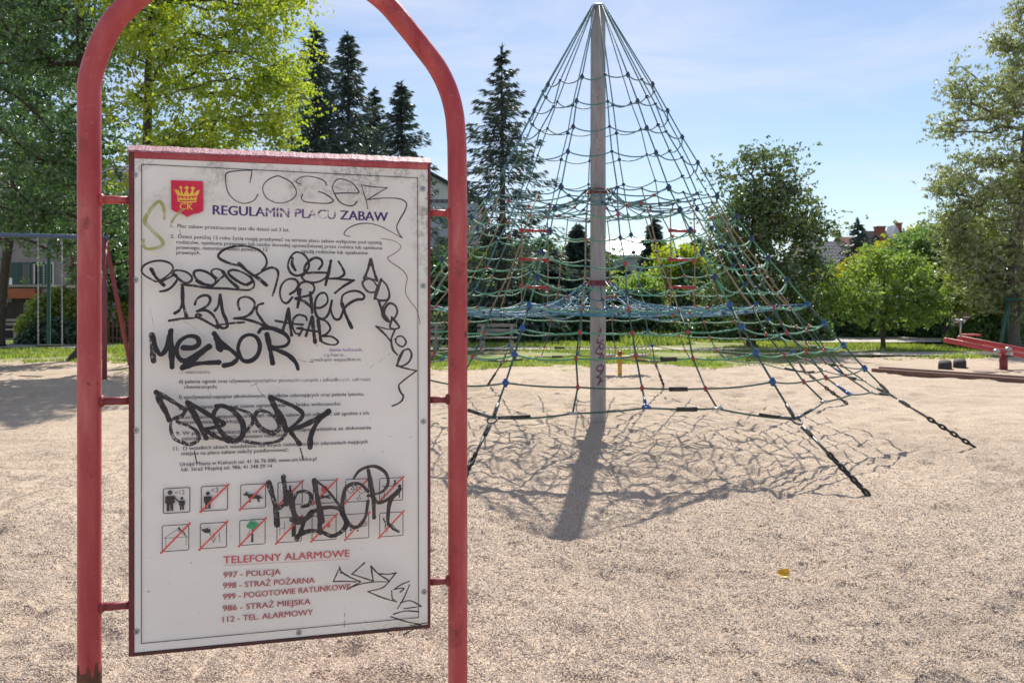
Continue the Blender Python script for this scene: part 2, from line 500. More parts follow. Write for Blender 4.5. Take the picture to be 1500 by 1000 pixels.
sheet('ground', [(-1500, -400), (1500, -400), (1500, 2600), (-1500, 2600)], -0.16, M['soil'], 'dry ground reaching out to the houses and hills')
b = MB()
gxx = np.arange(-48, 48.1, 0.8); gyy = np.concatenate([np.arange(17.2, 30, 0.5), np.arange(30, 46, 1.0)])
AX, AY = np.meshgrid(gxx, gyy)
AZ = -0.095 + 0.09 * vnoise(AX, AY, 3.0, 9) + 0.0 * AX
i2 = np.arange(AX.size).reshape(AX.shape)
lawn = link('lawn_ground', raw_mesh('lawn_ground', np.stack([AX, AY, AZ], -1).reshape(-1, 3),
        np.stack([i2[:-1, :-1], i2[:-1, 1:], i2[1:, 1:], i2[1:, :-1]], -1).reshape(-1, 4), M['grass'], smooth=True))
tag(lawn, 'green lawn strip between the gravel and the hedges', 'lawn', kind='structure')
sheet('path', [(-3, 24.3), (9.5, 24.1), (9.5, 25.0), (-3, 25.2)], 0.012, M['path'], 'narrow pale path crossing the lawn behind the net', 'path')
sheet('pavement', [(11.0, 28.6), (30, 29.4), (30, 34.5), (11.2, 33.5)], 0.012, M['path'], 'wide pale paved way behind the young tree', 'pavement')
sheet('dirt_path', [(9.6, 21.9), (13, 21.5), (17, 21.7), (24, 21.4), (24, 23.0), (17, 23.3), (13, 23.0), (9.8, 22.6)], 0.016, M['path'], 'worn bare strip in the lawn in front of the young tree', 'path')
sheet('side_path', [(-40, 24.9), (-14.0, 25.2), (-14.0, 27.4), (-40, 27.2)], 0.014, M['concrete'], 'grey paved way in the shade behind the swings', 'path')

# loose stones lying on the gravel near the eye, where single stones show
def pebbles():
    n = 420000
    Yp = 2.55 * (10.5 / 2.55) ** rng.random(n)
    Xp = (rng.random(n) * 2 - 1) * (0.72 * Yp + 0.1)
    keep = (Xp > -7.5) & (Xp < 8.0) & (rng.random(n) < np.clip((10.3 - Yp) / 5.5, 0, 1) ** 1.2)
    Xp, Yp = Xp[keep], Yp[keep]; n = len(Xp)
    Zp = gravel_height(Xp, Yp) - 0.02
    s = (0.0022 + 0.0026 * rng.random(n)) * np.clip(Yp / 4.5, 0.9, 1.12) + 0.0035 * (rng.random(n) > 0.985)
    a = rng.random(n) * 6.283
    base = np.array([(1, 0, 0), (0, 1, 0), (-1, 0, 0), (0, -1, 0), (0, 0, 1), (0, 0, -1)], float)
    V = np.empty((n, 6, 3))
    jit = 0.65 + 0.7 * rng.random((n, 6, 1))
    L = base[None] * jit
    L[:, :, 2] *= 0.75
    sx = 1.0 + 0.5 * rng.random(n)
    X = L[:, :, 0] * sx[:, None]; Y = L[:, :, 1]
    V[:, :, 0] = Xp[:, None] + s[:, None] * (X * np.cos(a)[:, None] - Y * np.sin(a)[:, None])
    V[:, :, 1] = Yp[:, None] + s[:, None] * (X * np.sin(a)[:, None] + Y * np.cos(a)[:, None])
    V[:, :, 2] = Zp[:, None] + s[:, None] * (L[:, :, 2] + 0.25)
    tri = np.array([(0, 1, 4), (1, 2, 4), (2, 3, 4), (3, 0, 4), (1, 0, 5), (2, 1, 5), (3, 2, 5), (0, 3, 5)])
    Fc = (tri[None] + (np.arange(n) * 6)[:, None, None]).reshape(-1, 3)
    t = NT('loose_pebbles')
    gnd = t.n('NewGeometry')
    col = t.ramp(gnd.outputs['Random Per Island'], [(0.0, (0.20, 0.16, 0.13)), (0.14, (0.42, 0.34, 0.275)), (0.5, (0.56, 0.465, 0.38)), (0.8, (0.64, 0.57, 0.49)), (0.93, (0.46, 0.31, 0.20)), (1.0, (0.72, 0.69, 0.64))])
    m = t.done(t.principled(col, 0.8, 0, None, 0.3))
    o = link('gravel', raw_mesh('gravel', V.reshape(-1, 3), Fc, m, smooth=False))
    tag(o, 'loose pale pebbles lying over the playground gravel', 'gravel', kind='stuff')
pebbles()

# ------------------------------------------------------------------ the notice board in its tube arch
P_L = np.array([-1.1930, 2.12]); P_R = np.array([-0.1700, 2.353])
SW = float(np.linalg.norm(P_R - P_L))
E_ = (P_R - P_L) / SW
YV = np.array([-E_[1], E_[0]])
MIDB = (P_L + P_R) / 2
SRZ = math.atan2(E_[1], E_[0])

def sp(px, py, off=0.0):
    """photograph pixel -> (u, v) on the sign's own plane, `off` metres in front of the tube axis"""
    d = np.array([(px - 750.0) / F, 1.0])
    s = (-off + MIDB @ YV) / (d @ YV)
    return float((s * d - MIDB) @ E_), float(EYE - s * (py - HZ) / F)

sign = thing('notice_board', 'tall red tube arch holding a white graffiti covered playground rules board', 'sign', (MIDB[0], MIDB[1], 0), SRZ)

TR = 0.0305
lp = [(130.8, 150), (131.7, 120), (139.0, 90), (150.8, 60), (167.5, 30), (196.8, 0), (235, -31), (285, -58), (340, -76), (392, -81), (440, -73), (485, -53), (527, -25),
      (563, 3), (589.5, 33), (616, 66), (640.5, 99), (656.5, 132), (665.2, 165), (668.4, 198), (669.6, 231)]
path = [(-SW / 2, -0.25), (-SW / 2, 0.3), (-SW / 2, 0.7), (-SW / 2, 1.3), (-SW / 2, 1.8)] + [sp(*p) for p in lp] + [(SW / 2, 1.75), (SW / 2, 1.3), (SW / 2, 0.7), (SW / 2, 0.3), (SW / 2, -0.25)]
b = MB(); b.tube([(p[0], 0, p[1]) for p in catmull(path, 5)], TR, 20)
b.build('arch_tube', M['red'], sign)
# bare rusty foot of the left tube, where the paint has come off in teeth
b = MB()
V, Fc = [], []
n = 40
for k in range(n):
    a = 2 * math.pi * k / n
    top = 0.500 + 0.028 * abs(math.sin(k * 2.3)) + 0.016 * math.sin(k * 5.1)
    x, y = (TR + 0.0008) * math.cos(a), (TR + 0.0008) * math.sin(a)
    V += [(x - SW / 2, y, -0.1), (x - SW / 2, y, top)]
for k in range(n):
    j = (k + 1) % n
    Fc.append((2 * k, 2 * j, 2 * j + 1, 2 * k + 1))
b.add(V, Fc, 0, True)
b.build('rusty_foot', M['rust'], sign)
b = MB()
c = sp(683, 490, TR)
b.ball((c[0] - 0.004, -TR + 0.011, c[1]), 0.011, 0, 10, 6, (0.8, 0.6, 1.3))
b.build('dent_mark', M['darkred'], sign)

# steel tray
o_ = 0.017
tl = sp(188.5, 221, o_); bl = sp(188, 961, o_); tr = sp(629.5, 240, o_); br = sp(632, 920, o_)
U0, U1 = (tl[0] + bl[0]) / 2, (tr[0] + br[0]) / 2
V1, V0 = (tl[1] + tr[1]) / 2, (bl[1] + br[1]) / 2
b = MB()
b.box(U0 + .004, U1 - .004, -0.004, 0.012, V0 + .004, V1 - .004)          # back sheet
wl, wr, wt, wb = 0.0135, 0.0075, 0.018, 0.009
b.box(U0, U0 + wl, -0.0170, 0.012, V0, V1, 1)                            # rim: left
b.box(U1 - wr, U1, -0.0170, 0.012, V0, V1, 1)                            # right
b.box(U0 + wl, U1 - wr, -0.0165, 0.012, V1 - wt, V1)                     # top
b.build('board_tray', [M['red'], M['rim']], sign, bevel=0.0012)
b = MB()
b.box(U0 + wl, U1 - wr, -0.0168, 0.012, V0, V0 + wb)
b.build('tray_lower_edge', M['rim_low'], sign, bevel=0.001)
# sloping cap along the top with flaking paint; sky sheen is put into its pink
b = MB()
N = 90
V, Fc = [], []
for i in range(N + 1):
    u = U0 - 0.003 + (U1 - U0 + 0.006) * i / N
    j = 0.0006 * math.sin(i * 0.7) + 0.0007 * math.sin(i * 2.43 + 1) + 0.0005 * math.sin(i * 0.21)
    V += [(u, -0.021 + j * 0.4, V1 - 0.002), (u, -0.0195, V1 + 0.003 + j), (u, 0.022, V1 + 0.025 + j), (u, 0.024, V1 - 0.002)]
for i in range(N):
    for k in range(4):
        Fc.append((i * 4 + k, (i + 1) * 4 + k, (i + 1) * 4 + (k + 1) % 4, i * 4 + (k + 1) % 4))
Fc += [(0, 1, 2, 3), (N * 4 + 3, N * 4 + 2, N * 4 + 1, N * 4)]
b.add(V, Fc)
b.build('top_cap', M['flake_sheen'], sign)

# little welded bars between tube and tray
for side, yy in ((0, 293), (0, 587), (0, 887), (1, 312), (1, 585), (1, 851)):
    px = 168 if side == 0 else 644
    v = sp(px, yy, 0)[1]
    b = MB()
    if side == 0:
        b.tube([(-SW / 2 + 0.02, 0.0, v), (U0 + 0.003, 0.0, v)], 0.0115, 12)
        b.ball((-SW / 2 + TR + 0.001, 0, v), 0.016, 0, 12, 8, (0.6, 1, 1.1))
    else:
        b.tube([(U1 - 0.003, 0.0, v), (SW / 2 - 0.02, 0.0, v)], 0.0105, 12)
        b.ball((SW / 2 - TR - 0.001, 0, v), 0.016, 0, 12, 8, (0.6, 1, 1.1))
    b.build('bracket', M['darkred'] if yy > 500 else M['red'], sign)

# the white panel
def panel_mat():
    t = NT('dirty_white_panel')
    v = t.coord((1, 1, 1))
    sx = t.n('SeparateXYZ'); t.l(v, sx.inputs[0])
    X, Z = sx.outputs['X'], sx.outputs['Z']
    base = t.ramp(t.noise(v, 2.2, 5, 0.6), [(0.3, (0.80, 0.775, 0.735)), (0.7, (0.87, 0.85, 0.82))])
    def band(x, a, b):           # 0 below a, 1 above b
        m = t.n('MapRange'); m.interpolation_type = 'SMOOTHSTEP'; t.l(x, m.inputs['Value'])
        m.inputs['From Min'].default_value = a; m.inputs['From Max'].default_value = b
        return m.outputs['Result']
    # grime along the right rim and the upper corner
    right = t.math('MULTIPLY', band(X, U1 - 0.085, U1 - 0.008), band(Z, V0 + 0.75, V1 - 0.05))
    spk = t.ramp(t.noise(v, 42, 8, 0.75), [(0.43, 0.0), (0.60, 1.0)])
    cl = t.ramp(t.noise(v, 9, 4, 0.6), [(0.40, 0.0), (0.60, 1.0)])
    gr = t.math('MULTIPLY', t.math('MULTIPLY', right, spk), t.math('ADD', t.math('MULTIPLY', cl, 0.8), 0.25))
    base = t.mix(t.math('MULTIPLY', gr, 0.8, True), base, (0.17, 0.16, 0.12))
    topb = band(Z, V1 - 0.20, V1 - 0.03)
    st = t.coord((22, 1, 3.5))
    streak = t.ramp(t.noise(st, 2.6, 6, 0.7), [(0.53, 0.0), (0.68, 1.0)])
    patch = t.ramp(t.noise(v, 6.5, 3, 0.6), [(0.47, 0.0), (0.58, 1.0)])
    sp2 = t.ramp(t.noise(v, 70, 6, 0.75), [(0.42, 0.0), (0.58, 1.0)])
    g2 = t.math('MULTIPLY', t.math('MULTIPLY', topb, t.math('MAXIMUM', streak, sp2)), patch)
    base = t.mix(t.math('MULTIPLY', g2, 0.62, True), base, (0.20, 0.19, 0.15))
    low = t.math('MULTIPLY', t.math('SUBTRACT', 1.0, band(Z, V0 + 0.01, V0 + 0.05)), band(X, -0.05, U1))
    base = t.mix(t.math('MULTIPLY', t.math('MULTIPLY', low, sp2), 0.45), base, (0.33, 0.30, 0.20))
    faint = t.ramp(t.noise(t.coord((3, 1, 14)), 3.0, 7, 0.7, 0.6), [(0.60, 0.0), (0.74, 1.0)])
    base = t.mix(t.math('MULTIPLY', faint, 0.28), base, (0.50, 0.47, 0.47))
    fl = t.ramp(t.noise(v, 120, 2, 0.5), [(0.73, 0.0), (0.77, 1.0)])
    base = t.mix(t.math('MULTIPLY', fl, 0.5), base, (0.22, 0.20, 0.19))
    rough = t.ramp(t.noise(v, 5, 5, 0.6), [(0.3, 0.34), (0.7, 0.52)])
    nb = t.bump(t.noise(v, 3.0, 2, 0.5), 0.06, 0.05)
    return t.done(t.principled(base, rough, 0, nb, 0.5))
PF = 0.0135                                   # front face of the panel
panel_b = MB()
PU0, PU1, PV0, PV1 = U0 + wl + 0.001, U1 - wr - 0.001, V0 + wb + 0.001, V1 - wt - 0.001
# slightly bowed plate: front face as a fine grid
NU, NV = 24, 30
V, Fc = [], []
def bow(u, v):
    a = (u - PU0) / (PU1 - PU0); c = (v - PV0) / (PV1 - PV0)
    return 0.0
for j in range(NV + 1):
    for i in range(NU + 1):
        u = PU0 + (PU1 - PU0) * i / NU; v = PV0 + (PV1 - PV0) * j / NV
        V.append((u, -PF, v))
for j in range(NV):
    for i in range(NU):
        a = j * (NU + 1) + i
        Fc.append((a, a + 1, a + NU + 2, a + NU + 1))
panel_b.add(V, Fc)
panel_b.box(PU0, PU1, -PF + 0.001, -0.0045, PV0, PV1)
panel = panel_b.build('panel', panel_mat(), sign)

def ink(name, c, worn=0.0, scale=60.0, rough=0.5, stretch=(1, 1, 1), lo=0.5):
    t = NT(name)
    v = t.coord(stretch)
    col = t.mix(t.noise(v, 30, 3), c, tuple(min(1, x * 1.7 + 0.01) for x in c))
    sh = t.principled(col, rough, 0, None, 0.4)
    if worn:
        tr = t.n('BsdfTransparent')
        f = t.ramp(t.noise(v, scale, 6, 0.7), [(lo, 0.0), (lo + 0.12, 1.0)])
        f = t.math('MULTIPLY', f, worn)
        m = t.n('MixShader'); t.l(f, m.inputs['Fac']); t.l(sh, m.inputs[1]); t.l(tr.outputs[0], m.inputs[2])
        sh = m.outputs[0]
    return t.done(sh)

I = {}
I['rule'] = ink('rule_print', (0.040, 0.034, 0.055), 0.35, 90, lo=0.56)
I['rule_worn'] = ink('faded_rule_print', (0.16, 0.13, 0.17), 0.85, 55, lo=0.44)
I['rule_purple'] = ink('purple_faded_print', (0.25, 0.16, 0.36), 0.7, 55, lo=0.46)
I['title'] = ink('title_print', (0.045, 0.028, 0.13), 0.35, 50, lo=0.55)
I['title_worn'] = ink('scuffed_title_print', (0.12, 0.07, 0.19), 0.95, 34, stretch=(1, 1, 2.2), lo=0.40)
I['phone_red'] = ink('phone_print', (0.43, 0.075, 0.085), 0.35, 60, lo=0.55)
I['phone_dim'] = ink('phone_print_dull', (0.32, 0.075, 0.085), 0.4, 60, lo=0.53)
I['black'] = ink('black_marker', (0.008, 0.008, 0.014), 0.0, 60)
I['marker'] = ink('worn_black_marker', (0.014, 0.012, 0.018), 0.5, 75, lo=0.56)
I['dry'] = ink('dry_black_marker', (0.018, 0.016, 0.024), 0.75, 120, lo=0.52)
I['brown'] = ink('brownish_marker', (0.035, 0.026, 0.03), 0.4, 110, lo=0.56)
I['pen'] = ink('thin_black_pen', (0.035, 0.026, 0.028), 0.35, 60, lo=0.55)
I['redpen'] = ink('thin_red_brown_pen', (0.12, 0.04, 0.05), 0.4, 60, lo=0.53)
I['olive'] = ink('faded_olive_marker', (0.27, 0.28, 0.09), 0.55, 26, stretch=(1, 1, 1), lo=0.46)
I['line'] = ink('border_line_ink', (0.02, 0.018, 0.024), 0.55, 16, stretch=(1, 1, 0.35), lo=0.58)
I['pic'] = ink('pictogram_ink', (0.03, 0.026, 0.028), 0.35, 90, lo=0.55)
I['slash'] = ink('red_slash_ink', (0.52, 0.075, 0.075), 0.3, 60, lo=0.56)
I['green'] = ink('green_print', (0.03, 0.26, 0.12), 0.5, 90, lo=0.5)
I['crest_red'] = ink('crest_red_print', (0.50, 0.012, 0.05), 0.25, 60, lo=0.6)
I['crest_gold'] = ink('crest_gold_print', (0.72, 0.42, 0.05), 0.2, 60, lo=0.6)
I['purple_spray'] = ink('purple_marker', (0.085, 0.018, 0.05), 0.3, 40, lo=0.55)

_lift = [0.0004]
def lift(step=0.00006):
    _lift[0] += step
    return _lift[0]

# ---- printed lines of text
def text_arrays(s, bold=0.0):
    cu = bpy.data.curves.new('t', 'FONT'); cu.body = s; cu.size = 1.0; cu.offset = bold; cu.resolution_u = 3
    ob = bpy.data.objects.new('t', cu); COL.objects.link(ob)
    bpy.context.view_layer.update()
    me = bpy.data.meshes.new_from_object(ob.evaluated_get(bpy.context.evaluated_depsgraph_get()))
    v = np.array([p.co[:] for p in me.vertices]); f = [tuple(p.vertices) for p in me.polygons]
    bpy.data.objects.remove(ob); bpy.data.curves.remove(cu); bpy.data.meshes.remove(me)
    return v, f
_h = text_arrays('H', 0)[0]; CAP = float(_h[:, 1].max() - _h[:, 1].min())

def lettering(name, s, p0, p1, cap_px, m, bold=0.012, split=None, parent=None):
    """one printed line from pixel p0 to pixel p1 (baseline ends); cap height in photograph pixels"""
    v, f = text_arrays(s, 0.0)
    a, c = sp(*p0, PF), sp(*p1, PF)
    x0, x1 = v[:, 0].min(), v[:, 0].max()
    t = (v[:, 0] - x0) / (x1 - x0)
    mpp = abs(sp(p0[0], p0[1] - 10, PF)[1] - sp(p0[0], p0[1], PF)[1]) / 10
    sy = cap_px * mpp / CAP
    u = a[0] + (c[0] - a[0]) * t
    w = a[1] + (c[1] - a[1]) * t + v[:, 1] * sy
    b = MB()
    k = (c[0] - a[0]) / (x1 - x0) * bold
    for du in ((-k, 0.0, k) if bold else (0.0,)):          # a heavier face: the same letters thickened sideways
        z = -PF - lift(0.00004)
        b.add([(u[i] + du, z, w[i] + (abs(du) * 0.35 if i % 2 else 0)) for i in range(len(v))], f)
    f = f * (3 if bold else 1)
    t = np.concatenate([t] * 3)
    mats = m if isinstance(m, list) else [m]
    if split:
        for i, q in enumerate(f):
            tt = np.mean([t[k] for k in q])
            for k, (lo_, hi_) in enumerate(split):
                if lo_ <= tt < hi_: b.m[i] = k + 1
    return b.build(name, mats, parent or panel)

lettering('title_lettering', 'REGULAMIN PLACU ZABAW', (312, 314.3), (568, 324.3), 13.6, [I['title'], I['title_worn']], 0.030, [(0.26, 0.70)])
RL = [
 ('1.  Plac zabaw przeznaczony jest dla dzieci od 3 lat.', (250, 333.2), (424, 339.5), 5.2, 'rule'),
 ('2.  Dzieci poniżej 12 roku życia mogą przebywać na terenie placu zabaw wyłącznie pod opieką', (250, 348.6), (559, 357.8), 5.2, 'rule'),
 ('rodziców, opiekuna prawnego lub osoby dorosłej upoważnionej przez rodzica lub opiekuna', (258.5, 357), (559.8, 365.6), 5.2, 'rule'),
 ('prawnego, natomiast dzieci powyżej 12', (258.5, 364.8), (392, 368.2), 5.2, 'rule'),
 ('zgodą rodziców lub opiekunów', (441, 370.6), (539, 373), 5.2, 'rule'),
 ('prawnych.', (258.5, 372.2), (294, 373), 5.2, 'rule'),
 ('dzenie huśtawek,', (482, 514.6), (531, 514.2), 5.0, 'rule_purple'),
 ('ządzenia ,', (474, 522.2), (507, 521.8), 5.0, 'rule_worn'),
 ('owalnym wypadkiem;', (455, 529.2), (529, 528.4), 5.0, 'rule_worn'),
 ('c) niszczenia', (262, 547.2), (308, 546.8), 5.0, 'rule_worn'),
 ('d) palenia ognisk oraz używania', (262, 561.2), (366, 559.8), 5.2, 'rule'),
 ('materiałów pirotechnicznych i szkodliwych substanc', (367, 559.8), (543, 557.6), 5.2, 'rule_worn'),
 ('chemicznych;', (270, 569), (318, 568.4), 5.2, 'rule'),
 ('f) spożywania napojów alkoholowych, środków odurzających oraz palenia tytoniu,', (262, 584), (533, 579), 5.2, 'rule'),
 ('g) korzystania z niego w czasie ograniczenia lub braku widoczności.', (262, 598.6), (500, 593.2), 5.2, 'rule'),
 ('8. Korzystanie ze wszystkich urządzeń na placu zabaw musi odbywać się zgodnie z ich', (258, 613.4), (540, 606.8), 5.2, 'rule'),
 ('przeznaczeniem i funkcją', (262, 620.6), (351, 618.8), 5.2, 'rule'),
 ('9. W przypadku zniszczenia urządzeń osoba odpowiedzialna za dokonanie', (258, 637), (543.5, 628), 5.2, 'rule'),
 ('zniszczeń zostanie obciążona kosztami materiałów', (266, 644.6), (420, 639), 5.2, 'rule'),
 ('11.  O wszelkich aktach wandalizmu lub innych niebezpiecznych zdarzeniach mających', (254, 659.2), (538.5, 648.6), 5.3, 'rule'),
 ('miejsce na placu zabaw należy poinformować:', (266, 666.4), (423, 660.6), 5.3, 'rule'),
 ('Urząd Miasta w Kielcach tel. 41 36 76 000, www.um.kielce.pl', (264, 682), (463.5, 673.8), 5.3, 'rule'),
 ('lub  Straż Miejską tel. 986, 41 348 29 14', (266, 689.6), (398.5, 684.2), 5.3, 'rule'),
]
for s, p0, p1, cp, m in RL:
    lettering('rule_lettering', s, p0, p1, cp, I[m], 0.008)
for s, p0, p1, cp, m, bo in [
 ('TELEFONY ALARMOWE', (327.5, 824.5), (512, 814.4), 10.4, 'phone_red', 0.016),
 ('997 - POLICJA', (327.5, 845.2), (411, 840.2), 8.2, 'phone_dim', 0.018),
 ('998 - STRAŻ POŻARNA', (327, 861), (461, 852.4), 8.2, 'phone_dim', 0.018),
 ('999 - POGOTOWIE RATUNKOWE', (327, 877.2), (513.5, 861.8), 8.2, 'phone_dim', 0.018),
 ('986 - STRAŻ MIEJSKA', (326.6, 894), (455, 883.6), 8.2, 'phone_dim', 0.018),
 ('112 - TEL. ALARMOWY', (326.4, 910.2), (458.5, 899.2), 8.2, 'phone_dim', 0.018)]:
    lettering('phone_lettering', s, p0, p1, cp, I[m], bo)

def flat(b, pts, mi=0, z=None):
    z = -PF - (lift() if z is None else z)
    b.poly([(p[0], z, p[1]) for p in pts], mi)

def strip(b, p, q, w, mi=0, ext=0.0):
    p, q = np.array(p, float), np.array(q, float)
    d = q - p; L = np.linalg.norm(d) + 1e-9; d /= L
    p = p - d * ext; q = q + d * ext
    nn = np.array([-d[1], d[0]]) * w / 2
    flat(b, [p + nn, p - nn, q - nn, q + nn], mi)

b = MB()
strip(b, sp(327.5, 827.2, PF), sp(512, 817.4, PF), 0.0009)
b.build('heading_underline', I['phone_red'], panel)
b = MB()
c4 = [sp(208, 241, PF), sp(611.5, 261, PF), sp(613, 903, PF), sp(207.6, 941, PF)]
for i in range(4): strip(b, c4[i], c4[(i + 1) % 4], 0.0021, 0, 0.001)
b.build('border_line', I['line'], panel)

# screws
for px, py in ((197, 256.5), (198, 410), (199, 630), (200, 924), (619.6, 276.6), (619.6, 418.6), (620.2, 617), (621.5, 866), (438, 925.5)):
    u, v = sp(px, py, PF)
    b = MB()
    for k, (r0, r1, z0, z1) in enumerate(((0.0085, 0.0085, 0.0002, 0.0016), (0.0085, 0.0072, 0.0016, 0.0024), (0.0072, 0.0, 0.0024, 0.0026))):
        V = []
        for (r, z) in ((r0, z0), (r1, z1)):
            for i in range(18):
                a = 2 * math.pi * i / 18
                V.append((u + r * math.cos(a), -PF - z, v + r * math.sin(a)))
        b.add(V, [(i, (i + 1) % 18, 18 + (i + 1) % 18, 18 + i) for i in range(18)], 0)
    for k in range(2):
        a = k * math.pi / 2 + px
        strip(b, (u - 0.004 * math.cos(a), v - 0.004 * math.sin(a)), (u + 0.004 * math.cos(a), v + 0.004 * math.sin(a)), 0.0014, 1)
        for q in range(1, 5): b.v[-q] = (b.v[-q][0], -PF - 0.0030 - 0.0002 * k, b.v[-q][2])
    b.build('screw', [M['steel'], I['pic']], panel)

# crest
b = MB()
A = lambda x, y: sp(180 + x / 5, 200 + y / 5, PF)
flat(b, [A(*p) for p in ((355, 322), (588, 330), (591, 480), (590, 545), (560, 562), (520, 568), (492, 580), (475, 592), (455, 578), (430, 565), (385, 552), (358, 535))], 0)
gold = [(405, 478), (400, 425), (370, 385), (395, 405), (385, 385), (410, 395), (428, 428), (425, 385), (412, 375), (428, 362), (440, 376), (433, 392), (445, 430), (468, 392), (452, 378), (470, 362), (488, 378), (474, 394), (490, 430),
        (510, 392), (498, 378), (515, 366), (532, 382), (520, 394), (520, 430), (545, 398), (570, 392), (552, 408), (566, 402), (545, 440), (540, 482), (475, 490)]
flat(b, [A(*p) for p in gold], 1)
flat(b, [A(408 + (540 - 408) * k / 10, 452 + 6 * math.sin(k / 10 * 3.14)) for k in range(11)] + [A(540 - (540 - 408) * k / 10, 434 + 6 * math.sin(k / 10 * 3.14)) for k in range(11)], 0)
for k in range(5):
    x = 420 + k * 26
    flat(b, [A(x, 446), A(x + 14, 446), A(x + 14, 455), A(x, 455)], 1)
flat(b, [A(415 + 115 * k / 10, 466 + 4 * math.sin(k / 10 * 3.14)) for k in range(11)] + [A(530 - 115 * k / 10, 474 + 4 * math.sin(k / 10 * 3.14)) for k in range(11)], 0)
b.build('crest', [I['crest_red'], I['crest_gold']], panel)
lettering('crest_lettering', 'CK', (264, 307.0), (283.5, 307.8), 9.3, I['crest_gold'], 0.01)

# pictograms
class Pic:
    def __init__(self, box):
        (x0, x1, ytop, ybot) = box
        ym = (ytop + ybot) / 2
        a, c = sp(x0, ym, PF), sp(x1, ym, PF)
        d = sp((x0 + x1) / 2, (ytop + ybot) / 2, PF)
        self.u0, self.w = a[0], c[0] - a[0]
        h = abs(sp(x0, ytop, PF)[1] - sp(x0, ybot, PF)[1])
        self.h = h; self.v0 = d[1] - h / 2
        self.b = MB()
    def p(self, x, y): return (self.u0 + x * self.w, self.v0 + y * self.h)
    def poly(self, pts, mi=0): flat(self.b, [self.p(*q) for q in pts], mi); return self
    def circ(self, x, y, r, mi=0, sy=1.0): return self.poly([(x + r * math.cos(2 * math.pi * k / 20), y + sy * r * math.sin(2 * math.pi * k / 20)) for k in range(20)], mi)
    def ring(self, x, y, r, w=0.03, mi=0):
        P = [(x + r * math.cos(2 * math.pi * k / 20), y + r * math.sin(2 * math.pi * k / 20)) for k in range(21)]
        for i in range(20): self.ln(P[i], P[i + 1], w, mi)
        return self
    def ln(self, a, c, w=0.03, mi=0): strip(self.b, self.p(*a), self.p(*c), w * self.w, mi, 0.0002); return self
    def frame(self):
        r = 0.06
        P = []
        for cx, cy, a0 in ((1 - r, 1 - r, 0), (r, 1 - r, 90), (r, r, 180), (1 - r, r, 270)):
            for k in range(5):
                a = R(a0 + 22.5 * k); P.append((cx + r * math.cos(a), cy + r * math.sin(a)))
        for i in range(len(P)): self.ln(P[i], P[(i + 1) % len(P)], 0.034)
        return self
    def text(self, s, x, y, size):
        v, f = text_arrays(s, 0.0)
        z = -PF - lift(); k = size / CAP
        self.b.add([(self.p(x + q[0] * k, 0)[0], z, self.p(0, y + q[1] * k)[1]) for q in v], f, 0)
        return self
    def slash(self):
        self.ln((-0.03, -0.03), (1.03, 1.03), 0.072, 1)
        self.circ(-0.03, -0.03, 0.05, 1); self.circ(1.03, 1.03, 0.05, 1)
        return self
    def done(self): return self.b.build('pictogram', [I['pic'], I['slash'], I['green']], panel)
def boxes(org, sc, bx): return (org[0] + bx[0] / sc, org[0] + bx[1] / sc, org[1] + bx[2] / sc, org[1] + bx[3] / sc)
E5, F5, G4, H4 = ((180, 560), 5), ((400, 560), 5), ((180, 740), 4.1667), ((400, 740), 4.1667)
def man(P, x, y, s, mi=0):
    P.circ(x, y + 0.86 * s, 0.105 * s, mi)
    P.poly([(x - .2 * s, y + .70 * s), (x + .2 * s, y + .70 * s), (x + .21 * s, y + .36 * s), (x + .14 * s, y + .36 * s), (x + .14 * s, y), (x + .02 * s, y), (x + .01 * s, y + .3 * s), (x - .01 * s, y + .3 * s), (x - .02 * s, y), (x - .14 * s, y), (x - .14 * s, y + .36 * s), (x - .21 * s, y + .36 * s)], mi)
P = Pic(boxes(*E5, (300, 494, 768, 948))).frame(); man(P, .25, .08, .88); man(P, .70, .10, .56); P.ln((.40, .66), (.60, .42), .045); P.text('<12', .42, .74, .17); P.done()
P = Pic(boxes(*E5, (578, 769, 752, 930))).frame(); man(P, .25, .08, .74); P.text('<3', .36, .74, .19); P.slash(); P.done()
P = Pic(boxes(*E5, (866, 1048, 738, 914))).frame()
P.poly([(.10, .60), (.20, .66), (.22, .74), (.27, .66), (.34, .60), (.62, .58), (.74, .52), (.92, .40), (.80, .40), (.74, .36), (.78, .26), (.70, .24), (.66, .36), (.60, .40), (.42, .40), (.40, .26), (.33, .25), (.34, .42), (.24, .54), (.12, .55)]).slash().done()
P = Pic(boxes(*F5, (38, 215, 722, 888))).frame(); P.poly([(.38, .2), (.62, .2), (.62, .6), (.54, .68), (.54, .85), (.46, .85), (.46, .68), (.38, .6)]); P.slash().done()
P = Pic(boxes(*F5, (296, 466, 708, 874))).frame(); P.ln((.3, .22), (.75, .34), .07); P.ln((.3, .34), (.75, .2), .07)
P.poly([(.36, .5), (.33, .62), (.42, .84), (.46, .72), (.56, .78), (.62, .6), (.56, .46), (.46, .42)], 1).slash().done()
P = Pic(boxes(*F5, (532, 696, 698, 862))).frame(); P.ring(.22, .56, .15, .025); P.ring(.72, .52, .15, .025); P.ln((.22, .56), (.42, .76), .025); P.ln((.42, .76), (.72, .52), .025); P.ln((.22, .56), (.5, .54), .025); P.ln((.5, .54), (.42, .76), .025)
for q in ((.5, .16), (.6, .22), (.56, .1), (.66, .14), (.62, .3)): P.circ(q[0], q[1], .03)
P.slash().done()
